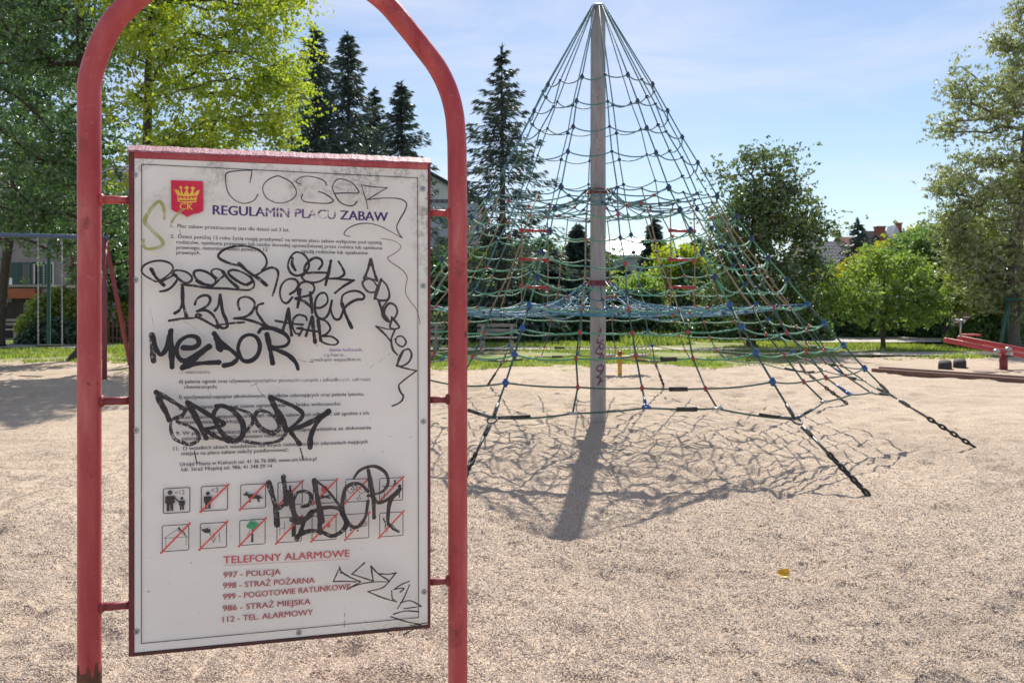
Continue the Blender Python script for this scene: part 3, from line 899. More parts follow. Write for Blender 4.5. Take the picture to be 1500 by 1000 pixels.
P = Pic(boxes(*F5, (778, 946, 688, 852))).frame(); P.ln((.1, .66), (.6, .64), .03); P.ln((.86, .1), (.86, .6), .045); P.circ(.66, .86, .05); P.poly([(.56, .68), (.66, .82), (.76, .78), (.72, .66)]); P.circ(.86, .62, .08); P.ln((.2, .1), (.2, .64), .025); P.ln((.6, .2), (.86, .24), .03); P.slash().done()
P = Pic(boxes(*G4, (250, 411, 106, 262))).frame(); P.ln((.08, .52), (.55, .82), .02); P.ln((.55, .82), (.96, .50), .02); P.ln((.08, .52), (.96, .52), .02); P.ln((.14, .1), (.14, .52), .02); P.ln((.9, .2), (.9, .52), .02)
P.circ(.63, .87, .045); P.ln((.63, .84), (.80, .72), .07); P.ln((.80, .72), (.88, .58), .04); P.ln((.74, .76), (.68, .68), .03); P.slash().done()
P = Pic(boxes(*G4, (481, 640, 92, 243))).frame(); P.poly([(.02, .88), (.08, .78), (.18, .80), (.40, .86), (.26, .80), (.38, .76), (.40, .68), (.32, .60), (.18, .62), (.06, .72)]); P.ln((.36, .66), (.40, .5), .03)
for a, c in (((.5, .2), (.42, .46)), ((.5, .2), (.55, .5)), ((.5, .2), (.60, .40)), ((.44, .34), (.36, .40)), ((.75, .2), (.72, .62)), ((.75, .4), (.68, .5)), ((.5, .62), (.5, .4))): P.ln(a, c, .02)
P.slash().done()
P = Pic(boxes(*G4, (720, 873, 72, 222))).frame()
for q in ((.36, .76, .10), (.44, .86, .10), (.56, .88, .11), (.66, .78, .10), (.50, .74, .14), (.56, .66, .08)): P.circ(q[0], q[1], q[2], 2)
P.poly([(.44, .10), (.54, .10), (.53, .6), (.47, .6)]); P.ln((.30, .36), (.40, .58), .02); P.slash().done()
P = Pic(boxes(*H4, (28, 175, 57, 205))).frame(); P.ln((.12, .3), (.12, .75), .02); P.ln((.30, .3), (.30, .85), .02); P.poly([(.60, .2), (.78, .2), (.78, .75), (.60, .75)]); P.ln((.1, .55), (.35, .6), .02); P.slash().done()
P = Pic(boxes(*H4, (240, 385, 45, 192))).frame(); P.poly([(.22, .34), (.42, .34), (.42, .70), (.36, .78), (.36, .92), (.28, .92), (.28, .78), (.22, .70)]); P.poly([(.62, .5), (.74, .5), (.76, .64), (.68, .76), (.60, .64)], 1); P.slash().done()
P = Pic(boxes(*H4, (443, 582, 34, 182))).frame(); P.ln((.18, .38), (.92, .52), .02); P.ln((.18, .46), (.92, .60), .02)
for k in range(5): P.ln((.60 + k * .08, .42 + k * .015), (.60 + k * .08, .64 + k * .015), .025)
P.circ(.22, .36, .04); P.circ(.52, .32, .04); P.slash().done()
P = Pic(boxes(*H4, (648, 788, 25, 167))).frame(); P.circ(.17, .76, .04); P.ln((.17, .74), (.24, .56), .05); P.ln((.24, .56), (.22, .30), .03); P.ln((.25, .52), (.32, .2), .03); P.ln((.14, .70), (.28, .62), .03); P.ln((.52, .5), (.74, .24), .04); P.ln((.74, .24), (.86, .24), .03); P.slash().done()

# ------------------------------------------------------------------ graffiti on the panel, stroke by stroke
OR = {'A': (180, 200, 5), 'B': (400, 200, 5), 'C': (180, 380, 5), 'D': (400, 380, 5), 'E': (180, 560, 5), 'F': (400, 560, 5), 'G': (180, 740, 4.1667), 'H': (400, 740, 4.1667)}
def ribbon(b, pts, w, mi=0, mapper=None, per=7, taper=0.0, sharp=False):
    """a marker stroke along 2-D points (metres) with round ends; lies a hair above what is below it"""
    P = np.array(pts, float) if sharp else np.array(catmull(pts, per))
    if len(P) < 2: return
    n = len(P)
    z0 = lift(0.00003)
    T = np.gradient(P, axis=0); T /= (np.linalg.norm(T, axis=1)[:, None] + 1e-9)
    Nn = np.stack([-T[:, 1], T[:, 0]], 1)
    s = np.linspace(0, 1, n)
    ww = w / 2 * (1 - taper * s) * (1 + 0.15 * np.sin(s * 7 + P[0, 0] * 300) + 0.07 * np.sin(s * 23 + P[0, 1] * 200))
    z = z0 + np.arange(n) * 2.0e-6
    _lift[0] = z[-1]
    V, Fc = [], []
    mp_ = mapper or (lambda u, v, h: (u, -PF - h, v))
    for i in range(n):
        a, c = P[i] + Nn[i] * ww[i], P[i] - Nn[i] * ww[i]
        V += [mp_(a[0], a[1], z[i]), mp_(c[0], c[1], z[i])]
    for i in range(n - 1): Fc.append((2 * i, 2 * i + 1, 2 * i + 3, 2 * i + 2))
    b.add(V, Fc, mi)
    turn = [0, n - 1] + [i for i in range(1, n - 1) if np.dot(T[i - 1], T[min(i + 1, n - 1)]) < 0.80]
    for i in turn:
        h = z[i] + 1.2e-6
        b.poly([mp_(P[i][0] + ww[i] * math.cos(2 * math.pi * k / 12), P[i][1] + ww[i] * math.sin(2 * math.pi * k / 12), h) for k in range(12)], mi)

def tag_obj(strokes, mats, name='graffiti_tag'):
    """strokes: (origin letter, width in crop pixels, points, material index)"""
    b = MB()
    for st in strokes:
        og, w, pts = st[0], st[1], st[2]
        mi = st[3] if len(st) > 3 else 0
        tp = st[4] if len(st) > 4 else 0.0
        ox, oy, k = OR[og]
        Q = [sp(ox + p[0] / k, oy + p[1] / k, PF) for p in pts]
        m0 = sp(ox + pts[0][0] / k, oy + pts[0][1] / k, PF); m1 = sp(ox + pts[0][0] / k, oy + pts[0][1] / k + 1, PF)
        ribbon(b, Q, w / k * abs(m1[1] - m0[1]), mi, None, 7, tp)
    return b.build(name, mats, panel)

# olive letters by the crest
tag_obj([('A', 25, [(322, 612), (320, 545), (302, 498), (275, 490), (225, 540), (185, 610), (190, 650), (240, 700), (300, 760), (313, 790), (290, 815), (230, 828), (190, 825), (168, 790), (174, 762)]),
         ('A', 18, [(452, 545), (405, 590), (375, 635)]), ('A', 12, [(432, 690), (440, 722)])], [I['olive']])
# thin pen word across the top
tag_obj([
 ('B', 8, [(-160, 350), (-150, 300), (-146, 262)]), ('B', 8, [(-146, 262), (-230, 264), (-325, 280), (-335, 330), (-325, 400), (-298, 450), (-250, 488), (-190, 500), (-130, 478), (-102, 435)]),
 ('B', 8, [(85, 318), (40, 303), (-20, 325), (-60, 365), (-66, 410), (-40, 460), (10, 490), (60, 498), (120, 485), (162, 455), (175, 415), (150, 362), (110, 330), (72, 312)]),
 ('B', 8, [(395, 370), (372, 335), (310, 312), (240, 305), (192, 320), (172, 345), (205, 362)]), ('B', 9, [(335, 415), (380, 430), (430, 465), (440, 485), (400, 500), (320, 498), (240, 488), (212, 465), (220, 435)]),
 ('B', 9, [(455, 428), (540, 425), (622, 425), (615, 395), (580, 355), (530, 330), (480, 325), (447, 350), (437, 390), (455, 440), (490, 490), (540, 515), (585, 515), (615, 487)]),
 ('B', 7, [(690, 540), (680, 480), (660, 420), (645, 368)]), ('B', 8, [(645, 368), (740, 382), (830, 387)]), ('B', 8, [(830, 387), (760, 430), (685, 475)]),
 ('B', 9, [(685, 475), (760, 465), (860, 462), (930, 470), (970, 500), (960, 550), (920, 620), (900, 670), (912, 710), (940, 750)]),
 ('B', 7, [(940, 750), (850, 700), (780, 665), (700, 645), (620, 650), (550, 680), (520, 715), (530, 732), (562, 738)])], [I['pen']])
tag_obj([('B', 6, [(790, 755), (860, 765), (908, 785), (930, 815), (900, 850), (850, 880), (835, 895), (860, 925), (920, 965), (958, 1000), (975, 1040), (965, 1100), (965, 1150), (1000, 1210), (1038, 1258), (1058, 1310), (1069, 1370)])], [I['redpen']])

# first big marker tag
tag_obj([
 ('C', 14, [(262, 165), (190, 125), (160, 90), (175, 50), (230, 22), (300, 14), (360, 30), (386, 62), (370, 100), (320, 140), (268, 165)]),
 ('C', 24, [(230, 75), (265, 135), (320, 190)]), ('C', 16, [(300, 165), (350, 140), (405, 115), (416, 150), (380, 200), (340, 226), (293, 236)]),
 ('C', 17, [(410, 128), (385, 110), (400, 86), (440, 84), (490, 100), (522, 132), (515, 160), (480, 175), (440, 155), (395, 110)]),
 ('C', 16, [(445, 186), (540, 195), (640, 210), (760, 214), (860, 222), (930, 225), (967, 205), (970, 170), (948, 128)]),
 ('C', 17, [(660, 190), (600, 180), (560, 150), (537, 115), (547, 88), (590, 84), (645, 105), (692, 150), (682, 182), (640, 198)]),
 ('C', 26, [(560, 158), (600, 180), (650, 194)]),
 ('C', 14, [(702, 140), (670, 110), (666, 85), (700, 72), (745, 90), (752, 120), (720, 150), (680, 190), (650, 212)]),
 ('C', 22, [(745, 92), (790, 150), (855, 208)]),
 ('C', 18, [(952, 165), (910, 186), (860, 165), (803, 125), (786, 95), (820, 80), (880, 95), (940, 130), (957, 165), (920, 190)]),
 ('C', 17, [(1104, 265), (1128, 190), (1145, 110), (1130, 75), (1090, 64), (1040, 85), (1000, 110), (975, 122)]),
 ('C', 17, [(1030, 85), (1060, 42), (1055, -10), (1010, -60), (940, -86), (850, -92), (760, -68), (715, -28), (728, 2), (800, 35), (870, 50)]),
 ('C', 24, [(862, 34), (930, 95), (1000, 140), (1060, 190)])], [I['marker']])
# number tag
tag_obj([
 ('C', 20, [(400, 392), (432, 370), (452, 320), (456, 205)]), ('C', 24, [(455, 205), (458, 320), (472, 370), (484, 415)]), ('C', 17, [(358, 446), (440, 432), (540, 425), (590, 408), (562, 398), (556, 415), (610, 442), (670, 476), (712, 500)]),
 ('C', 15, [(700, 478), (800, 465), (900, 457)]), ('C', 19, [(544, 330), (560, 290), (600, 265), (642, 268), (655, 300), (630, 340), (560, 378)]), ('C', 19, [(560, 378), (620, 370), (670, 400), (702, 450), (714, 492)]),
 ('C', 18, [(688, 374), (712, 340), (727, 260)]), ('C', 22, [(727, 260), (745, 380), (770, 440), (778, 485), (752, 500), (715, 486)]),
 ('C', 18, [(866, 365), (855, 320), (870, 285), (920, 275), (965, 300), (976, 340), (950, 390), (900, 420), (828, 430)]), ('C', 18, [(828, 430), (900, 435), (980, 455), (1060, 490), (1190, 545)]),
 ('C', 18, [(1035, 322), (1000, 335), (990, 380), (1020, 430), (1060, 480), (1130, 515)])], [I['marker']])
# thick black tag
tag_obj([
 ('C', 36, [(236, 548), (238, 640), (248, 735)], 1), ('C', 34, [(242, 560), (265, 640), (298, 690), (338, 650), (362, 570), (376, 515)]), ('C', 38, [(368, 522), (376, 650), (381, 780)]),
 ('C', 34, [(462, 640), (530, 640), (573, 612), (560, 567), (500, 557), (440, 590), (413, 650), (430, 712), (480, 735), (560, 690), (648, 628)]),
 ('C', 42, [(648, 632), (550, 710), (455, 782)]), ('C', 34, [(455, 785), (560, 755), (718, 745)]),
 ('C', 32, [(684, 538), (730, 600), (790, 645), (842, 690), (850, 720), (812, 755), (756, 768)]), ('C', 44, [(702, 570), (716, 625), (730, 655)]), ('C', 30, [(720, 640), (770, 640), (820, 665)]),
 ('C', 29, [(868, 700), (856, 640), (880, 575), (930, 547), (985, 562), (1013, 620), (998, 690), (950, 733), (895, 733), (862, 690)]),
 ('C', 35, [(1064, 545), (1085, 640), (1105, 750)]), ('D', 26, [(-95, 530), (-70, 502), (0, 500), (60, 520), (112, 560), (122, 598), (92, 628), (30, 636), (2, 634)]),
 ('D', 30, [(0, 645), (50, 662), (120, 695), (172, 748), (188, 795)])], [I['black'], I['dry']])
# stacked smaller tags in the middle
tag_obj([
 ('D', 22, [(168, 82), (146, 40), (148, -5)]), ('D', 16, [(215, -40), (170, -46), (132, -8), (116, 50), (135, 100), (180, 122), (230, 105), (265, 60), (262, 15), (240, -20), (212, -42)]),
 ('D', 17, [(338, 75), (363, 40), (352, 5), (310, -6), (265, 20), (236, 62), (242, 100), (300, 100), (370, 100), (398, 106), (385, 138), (345, 162), (295, 172), (240, 160), (215, 130), (232, 112)]),
 ('D', 22, [(425, 15), (410, 90), (386, 190)]), ('D', 17, [(480, 20), (510, 70), (521, 110), (480, 138), (415, 143)]), ('D', 15, [(415, 143), (500, 148), (592, 155)]), ('D', 18, [(592, 155), (520, 195), (455, 246)])], [I['marker']])
tag_obj([
 ('D', 16, [(130, 255), (172, 225), (190, 180), (165, 148), (110, 150), (70, 190), (58, 250), (75, 305), (110, 318), (147, 278)]),
 ('D', 20, [(206, 222), (195, 290), (185, 350)]), ('D', 18, [(190, 255), (195, 190), (240, 165), (290, 180), (306, 220), (270, 262), (170, 285), (225, 302), (282, 348)]),
 ('D', 22, [(276, 242), (285, 320), (290, 390)]), ('D', 17, [(310, 352), (352, 352), (396, 320), (400, 275), (375, 245), (335, 260), (312, 310), (310, 370), (330, 420), (375, 430), (410, 390), (432, 300)]),
 ('D', 18, [(432, 300), (425, 370), (450, 430), (490, 430), (520, 360), (560, 320), (610, 295), (655, 290), (662, 262), (620, 234), (560, 236), (510, 265), (500, 320)]), ('D', 24, [(505, 325), (530, 400), (574, 495)])], [I['marker']])
tag_obj([
 ('D', 24, [(120, 358), (105, 430), (76, 520)]), ('D', 22, [(120, 360), (130, 460), (142, 550)]), ('D', 15, [(26, 446), (130, 465), (222, 474)]),
 ('D', 15, [(205, 540), (170, 535), (150, 490), (155, 435), (190, 404), (240, 415), (252, 442)]), ('D', 15, [(195, 552), (222, 500), (180, 500), (250, 512), (345, 526)]),
 ('D', 18, [(290, 415), (270, 480), (245, 555)]), ('D', 26, [(290, 420), (300, 520), (311, 600)]), ('D', 24, [(332, 430), (340, 500), (352, 588)]),
 ('D', 15, [(330, 430), (390, 450), (421, 500), (392, 542), (366, 556), (430, 560), (476, 595), (455, 618), (400, 614), (350, 592)])], [I['marker']])
# upright tag at the right edge
tag_obj([
 ('D', 20, [(665, 142), (690, 80), (712, 5)]), ('D', 20, [(712, 5), (735, 90), (756, 156)]), ('D', 10, [(672, 130), (750, 156)]),
 ('D', 14, [(700, 142), (660, 160), (655, 190), (690, 235), (738, 240), (760, 210), (735, 165), (702, 142)]),
 ('D', 24, [(786, 150), (760, 220), (741, 286)]), ('D', 16, [(786, 150), (825, 190), (845, 250), (835, 293), (780, 300), (740, 280)]),
 ('D', 17, [(768, 300), (790, 370), (802, 420), (840, 452), (880, 430), (902, 385), (890, 340), (852, 320), (820, 345), (808, 395), (835, 440)]), ('D', 12, [(835, 300), (800, 345), (795, 400)]),
 ('D', 15, [(862, 420), (900, 465), (916, 494), (880, 505), (850, 490), (864, 430)]), ('D', 9, [(750, 485), (830, 505), (890, 510)]), ('D', 15, [(750, 485), (810, 540), (855, 592)]),
 ('D', 15, [(886, 508), (860, 580), (870, 650), (902, 690)]), ('D', 12, [(890, 600), (902, 562), (940, 560), (966, 600), (940, 632), (902, 612), (885, 575)]),
 ('D', 20, [(946, 660), (920, 710), (900, 768)]), ('D', 14, [(946, 660), (985, 650), (1006, 690), (985, 742), (940, 770), (900, 770)]), ('D', 12, [(900, 770), (970, 790), (1042, 805)]),
 ('D', 13, [(1042, 805), (980, 850), (920, 900), (915, 930), (930, 965), (945, 985), (935, 1020), (900, 1045), (866, 1058)])], [I['brown'], I['marker']])
# wide tag over the lower rules
tag_obj([
 ('E', 38, [(270, 58), (300, 130), (345, 212), (362, 258)]), ('E', 32, [(275, 60), (380, 120), (482, 186)], 1), ('E', 28, [(482, 186), (450, 230), (372, 255)], 1),
 ('E', 26, [(375, 265), (375, 330), (400, 390), (460, 420), (520, 430), (572, 400), (560, 340), (500, 300), (420, 270)], 1),
 ('E', 40, [(495, 132), (550, 230), (630, 388)]), ('E', 30, [(500, 130), (600, 190), (680, 240), (758, 286), (690, 310), (625, 322)]), ('E', 28, [(615, 325), (700, 378), (792, 414)]),
 ('E', 36, [(712, 165), (682, 220), (710, 300), (760, 370), (830, 410), (888, 370), (890, 280), (830, 200), (760, 160), (700, 158)]),
 ('E', 24, [(760, 165), (860, 180), (950, 220), (962, 280), (900, 350)], 1), ('E', 30, [(980, 222), (1010, 190), (1080, 208), (1140, 260), (1152, 320), (1110, 352), (1050, 332), (1000, 290), (975, 240)], 1),
 ('F', 44, [(-8, 98), (30, 180), (70, 250), (105, 330)]), ('F', 28, [(0, 95), (90, 130), (190, 180), (222, 220), (190, 270), (110, 335)]), ('F', 24, [(-240, 402), (-100, 425), (0, 420), (70, 395), (112, 335)], 1),
 ('F', 34, [(110, 335), (220, 300), (320, 250), (410, 190)]), ('F', 36, [(408, 196), (330, 270), (282, 370), (275, 455)]), ('F', 30, [(140, 350), (202, 432)]), ('F', 11, [(204, 460), (226, 540)], 1), ('E', 8, [(545, 480), (562, 572)])], [I['marker'], I['dry']])
# large brownish tag over the pictograms
tag_obj([
 ('F', 38, [(-22, 708), (8, 810), (30, 900), (38, 1010)], 1), ('F', 30, [(84, 665), (96, 770), (98, 850), (62, 885), (32, 895)], 1), ('F', 42, [(100, 770), (108, 860)], 0), ('F', 34, [(122, 780), (150, 900), (170, 985)], 0),
 ('F', 26, [(150, 842), (182, 782), (240, 770), (282, 800), (270, 862), (218, 880)], 1), ('F', 26, [(152, 832), (162, 905), (192, 962), (240, 960), (320, 905), (400, 885), (470, 890), (508, 925)]),
 ('F', 38, [(306, 692), (325, 800), (345, 900), (362, 985)]), ('F', 18, [(310, 690), (390, 750), (470, 850), (502, 900)]),
 ('F', 27, [(690, 770), (640, 720), (580, 716), (530, 750), (510, 830), (508, 900), (530, 965), (575, 1022), (625, 1020), (672, 955), (692, 840)]),
 ('H', 27, [(420, 20), (448, 80), (420, 130), (360, 158), (300, 135), (230, 128), (168, 150), (150, 172)], 2), ('H', 26, [(242, 10), (196, 70), (172, 140)], 2), ('H', 26, [(120, 60), (160, 80), (240, 30)]), ('H', 26, [(282, -10), (292, 140)]),
 ('F', 31, [(694, 618), (712, 720), (730, 830), (735, 958)]), ('F', 22, [(590, 674), (630, 622), (700, 592), (760, 596), (820, 640), (836, 710), (800, 768), (740, 790), (690, 802)]),
 ('F', 29, [(722, 800), (760, 850), (830, 830), (890, 785), (922, 752)]), ('F', 27, [(905, 775), (852, 840), (836, 930), (836, 1000), (850, 1015)]), ('H', 13, [(705, 85), (725, 115), (762, 135)])], [I['brown'], I['dry'], I['marker']])
# thin pen scribbles in the lower right corner
tag_obj([
 ('H', 10, [(404, 340), (415, 380)]), ('H', 8, [(405, 352), (368, 430)]), ('H', 8, [(368, 430), (440, 428), (505, 432)]), ('H', 9, [(415, 372), (470, 405), (532, 432)]), ('H', 7, [(532, 432), (490, 455), (448, 480)]),
 ('H', 9, [(556, 318), (480, 385)]), ('H', 8, [(480, 385), (540, 405), (608, 428)]), ('H', 9, [(608, 428), (600, 380), (594, 338)]), ('H', 9, [(594, 338), (640, 385), (702, 425)]), ('H', 7, [(450, 476), (530, 445), (620, 432), (702, 432)]),
 ('H', 8, [(640, 383), (700, 386), (745, 378)]), ('H', 8, [(745, 378), (722, 405), (702, 432)]), ('H', 8, [(702, 432), (660, 468), (575, 490)]), ('H', 8, [(575, 490), (660, 525), (748, 552)]), ('H', 8, [(748, 552), (722, 530), (718, 485)]),
 ('H', 8, [(825, 428), (780, 446), (732, 476)]), ('H', 8, [(732, 476), (790, 470), (768, 494)]), ('H', 8, [(825, 450), (790, 530), (753, 592)]), ('H', 8, [(772, 556), (830, 545), (895, 578)]), ('H', 7, [(790, 592), (895, 578)]),
 ('H', 8, [(728, 625), (800, 606), (878, 610)]), ('H', 8, [(713, 640), (800, 668), (892, 686)]), ('H', 7, [(830, 692), (880, 685), (935, 676)]), ('H', 8, [(890, 686), (840, 720), (790, 747)]), ('H', 8, [(830, 712), (760, 705), (692, 715), (686, 728), (714, 748)])], [I['pen']])
# scratches
for st in [('D', 3, [(855, 680), (780, 730), (705, 782)]), ('C', 3, [(228, 305), (232, 365), (262, 520)]), ('C', 3, [(400, 480), (398, 450), (470, 450), (560, 510), (620, 560)]), ('E', 4, [(650, 50), (672, 100)]), ('E', 3, [(985, 0), (1035, 85)]),
         ('F', 4, [(800, 470), (795, 492)]), ('F', 4, [(990, 385), (1015, 370)]), ('F', 5, [(845, 372), (858, 376)]), ('D', 7, [(190, 722), (240, 738), (300, 742)]), ('H', 6, [(436, 620), (434, 700)]), ('G', 5, [(172, 488), (188, 487)]), ('E', 4, [(945, 15), (1000, -5), (1080, -20)])]:
    tag_obj([st], [I['rule_worn']], 'scratch')

# ------------------------------------------------------------------ climbing net pyramid
MC = np.array([1.149, 10.03])
net = thing('climbing_net', 'tall rope pyramid climbing net hung from a central grey mast', 'climbing net', (MC[0], MC[1], 0))
MR, MH = 0.105, 5.50
b = MB()
b.lathe((0, 0, 0), [(MR * 1.0, -0.3), (MR, 2.0), (MR * 0.97, 4.2), (MR * 0.93, MH - 0.06), (MR * 0.80, MH - 0.02), (0.03, MH), (0.0, MH)], 28)
mast = b.build('mast', M['mast'], net)
b = MB()
b.lathe((0, 0, MH - 0.04), [(MR * 0.98, 0), (MR * 0.9, 0.035), (MR * 0.62, 0.055), (0.0, 0.06)], 24)
b.build('mast_cap', M['steel'], net)
for z in (3.02, 1.80):
    b = MB()
    b.lathe((0, 0, z), [(MR + 0.001, -0.035), (MR + 0.022, -0.032), (MR + 0.022, -0.012), (MR + 0.075, -0.010), (MR + 0.075, 0.010), (MR + 0.022, 0.012), (MR + 0.022, 0.032), (MR + 0.001, 0.035)], 28, 0, False)
    for k in range(16):
        a = 2 * math.pi * k / 16
        b.ball(((MR + 0.075) * math.cos(a), (MR + 0.075) * math.sin(a), z), 0.022, 0, 8, 5)
    b.build('mast_collar', M['darkred'], net)

# marker writing down the mast
def mast_map(u, v, h):
    a = math.atan2(-1, 0) - math.atan2(MC[0], MC[1]) + u / MR
    r = MR + 0.0015 + h
    return (r * math.cos(a), r * math.sin(a), v)
b = MB()
def mp_px(x, y):                           # pixel of the enlarged view -> arc length and height
    px, py = 840 + x / 9.094, 460 + y / 9.094
    Z = MC[1] - MR
    axis = 750 + F * MC[0] / MC[1]
    s = max(-0.95, min(0.95, (px - axis + 0.4) / F * Z / MR))
    return math.asin(s) * MR, EYE - (py - HZ) / F * Z
_lift[0] = 0.0004
for w, pts in ((20, [(362, 188), (350, 240), (332, 296)]), (16, [(318, 330), (315, 385), (350, 372), (395, 340)]), (17, [(350, 450), (345, 410), (375, 392), (402, 420), (385, 465), (355, 462)]),
               (18, [(335, 440), (305, 470), (298, 515), (335, 530), (380, 515)]), (18, [(372, 540), (345, 580), (312, 618)]), (16, [(370, 530), (395, 560), (405, 600)]), (13, [(340, 590), (402, 585)]),
               (20, [(375, 680), (325, 690), (308, 730), (340, 762), (385, 742), (395, 700), (365, 680)]), (20, [(385, 745), (355, 800), (308, 840)]), (20, [(308, 840), (360, 850)]), (22, [(362, 852), (345, 900), (320, 940)]), (16, [(335, 905), (390, 885)])):
    Q = [mp_px(*p) for p in pts]
    ribbon(b, Q, w / 9.094 / F * (MC[1] - MR) * 1.0, 0, mast_map, 7)
b.build('mast_writing', I['purple_spray'], mast)
b = MB(); _lift[0] = 0.0004
for k, (u, z0, z1) in enumerate(((0.0, 4.05, 4.35), (0.012, 3.55, 3.95), (-0.01, 3.2, 3.5))):
    ribbon(b, [(u, z0), (u + 0.02, z0 + 0.1), (u - 0.015, z0 + 0.2), (u + 0.01, z1)], 0.016, 0, mast_map)
b.build('faint_writing', ink('faint_red_marker', (0.42, 0.20, 0.18), 0.6, 30, lo=0.45), mast)

M['anchor_steel'] = mat('dulled_steel', (0.16, 0.165, 0.17), (0.08, 0.082, 0.085), 20, 0.45, 0.7)
AZ_MAIN = [R(-112), R(-66), R(-26), R(21), R(67), R(112), R(157), R(203)]
ROWS = [(0.747, 4.36), (0.938, 4.0), (1.13, 3.64), (1.317, 3.30), (1.58, 2.86), (1.79, 2.59), (1.98, 2.33), (2.18, 2.07), (2.38, 1.80), (2.606, 1.52), (2.797, 1.29), (3.007, 1.05), (3.23, 0.79), (3.50, 0.494)]
TOP_R, TOP_Z = 0.10, MH - 0.03
ANCH = 4.27
def az(k4):                                   # k4 in quarters of the step between two main ropes
    i, q = divmod(k4, 4)
    a0 = AZ_MAIN[i % 8] + 2 * math.pi * (i // 8); a1 = AZ_MAIN[(i + 1) % 8] + 2 * math.pi * ((i + 1) // 8)
    return a0 + (a1 - a0) * q / 4, (a1 - a0), q
rj = np.random.default_rng(21)
JIT = rj.normal(0, 1, (14, 32, 3))
def node(row, k4):
    k4 %= 32
    a, span, q = az(k4)
    r, z = ROWS[row]
    d = span / 2 * abs(q / 2 - 1)             # angle from the middle between two main ropes
    chord = r * math.cos(span / 2) / math.cos(d) if q else r
    k = 0.25 if row < 4 else (0.62 if row < 9 else 0.9)
    rr = r + (chord - r) * k
    if q:
        mid = 1.0 if q == 2 else 0.8
        z = z + {4: -0.02, 5: -0.08, 6: -0.11, 7: -0.13, 8: -0.13, 9: -0.05, 10: -0.05, 11: -0.05, 12: -0.035, 13: 0.105 * mid}.get(row, 0)
    j = JIT[row, k4]
    return np.array([rr * math.cos(a), rr * math.sin(a), z]) + j * (0.007 if q == 0 else 0.014)

ROPE = 0.0090
for k4 in range(32):
    a, span, q = az(k4)
    if q in (0, 2):
        pts = [np.array([TOP_R * math.cos(a), TOP_R * math.sin(a), TOP_Z])] + [node(r, k4) for r in range(14)]
    else:
        pts = [node(r, k4) for r in range(4, 14)]
    up = [i for i, p in enumerate(pts) if p[2] > 2.5]
    b = MB()
    lo_m = {0: 'rope_green', 2: 'rope_dark', 1: 'rope_tan', 3: 'rope_tan'}[q]
    if q == 0:
        b.tube([pts[0] + np.array([0.0, 0, 0])] + pts[1:6], ROPE, 6, 0)
        b.tube(pts[5:11], ROPE, 6, 1); b.tube(pts[10:], ROPE * 1.15, 6, 2)
    elif q == 2:
        b.tube(pts[:6], ROPE * 0.9, 6, 0); b.tube(pts[5:10], ROPE * 0.95, 6, 1); b.tube(pts[9:], ROPE, 6, 2)
    else:
        b.tube(pts[:6], ROPE * 0.95, 6, 1); b.tube(pts[5:], ROPE, 6, 2)
    b.build('upright_rope', [M['rope_dark'], M[lo_m], M['rope_black']], net)

def sagged(p, q, s, n=7):
    return [p + (q - p) * t - np.array([0, 0, 4 * s * t * (1 - t)]) for t in np.linspace(0, 1, n)]
for row in range(14):
    ks = list(range(0, 32, 2)) if row < 4 else list(range(32))
    pts = []
    for i, k in enumerate(ks):
        p, q = node(row, k), node(row, ks[(i + 1) % len(ks)])
        main = (k % 4 == 0) or (ks[(i + 1) % len(ks)] % 4 == 0)
        s = np.linalg.norm(q - p) * {0: 0.13, 1: 0.12, 2: 0.11, 3: 0.10}.get(row, 0.115 if row < 9 else (0.05 if row < 12 else 0.02))
        s *= (1.15 if main else 0.75) * rj.uniform(0.75, 1.25)
        pts += sagged(p, q, s, 8)[:-1]
    b = MB(); b.tube(pts, ROPE * (1.0 if row > 4 else 0.92), 6, 0, closed=True)
    if row in (11, 12, 13):                    # black splice sleeves
        for k in (2, 9, 18, 26):
            i = k * 7 + 4
            b.tube([pts[i - 1], pts[i], pts[(i + 1) % len(pts)]], 0.021, 8, 1)
    b.build('cross_rope', [M['rope_dark'] if row < 5 else (M['rope_green'] if row < 12 else M['rope_black']), M['rubber']], net)

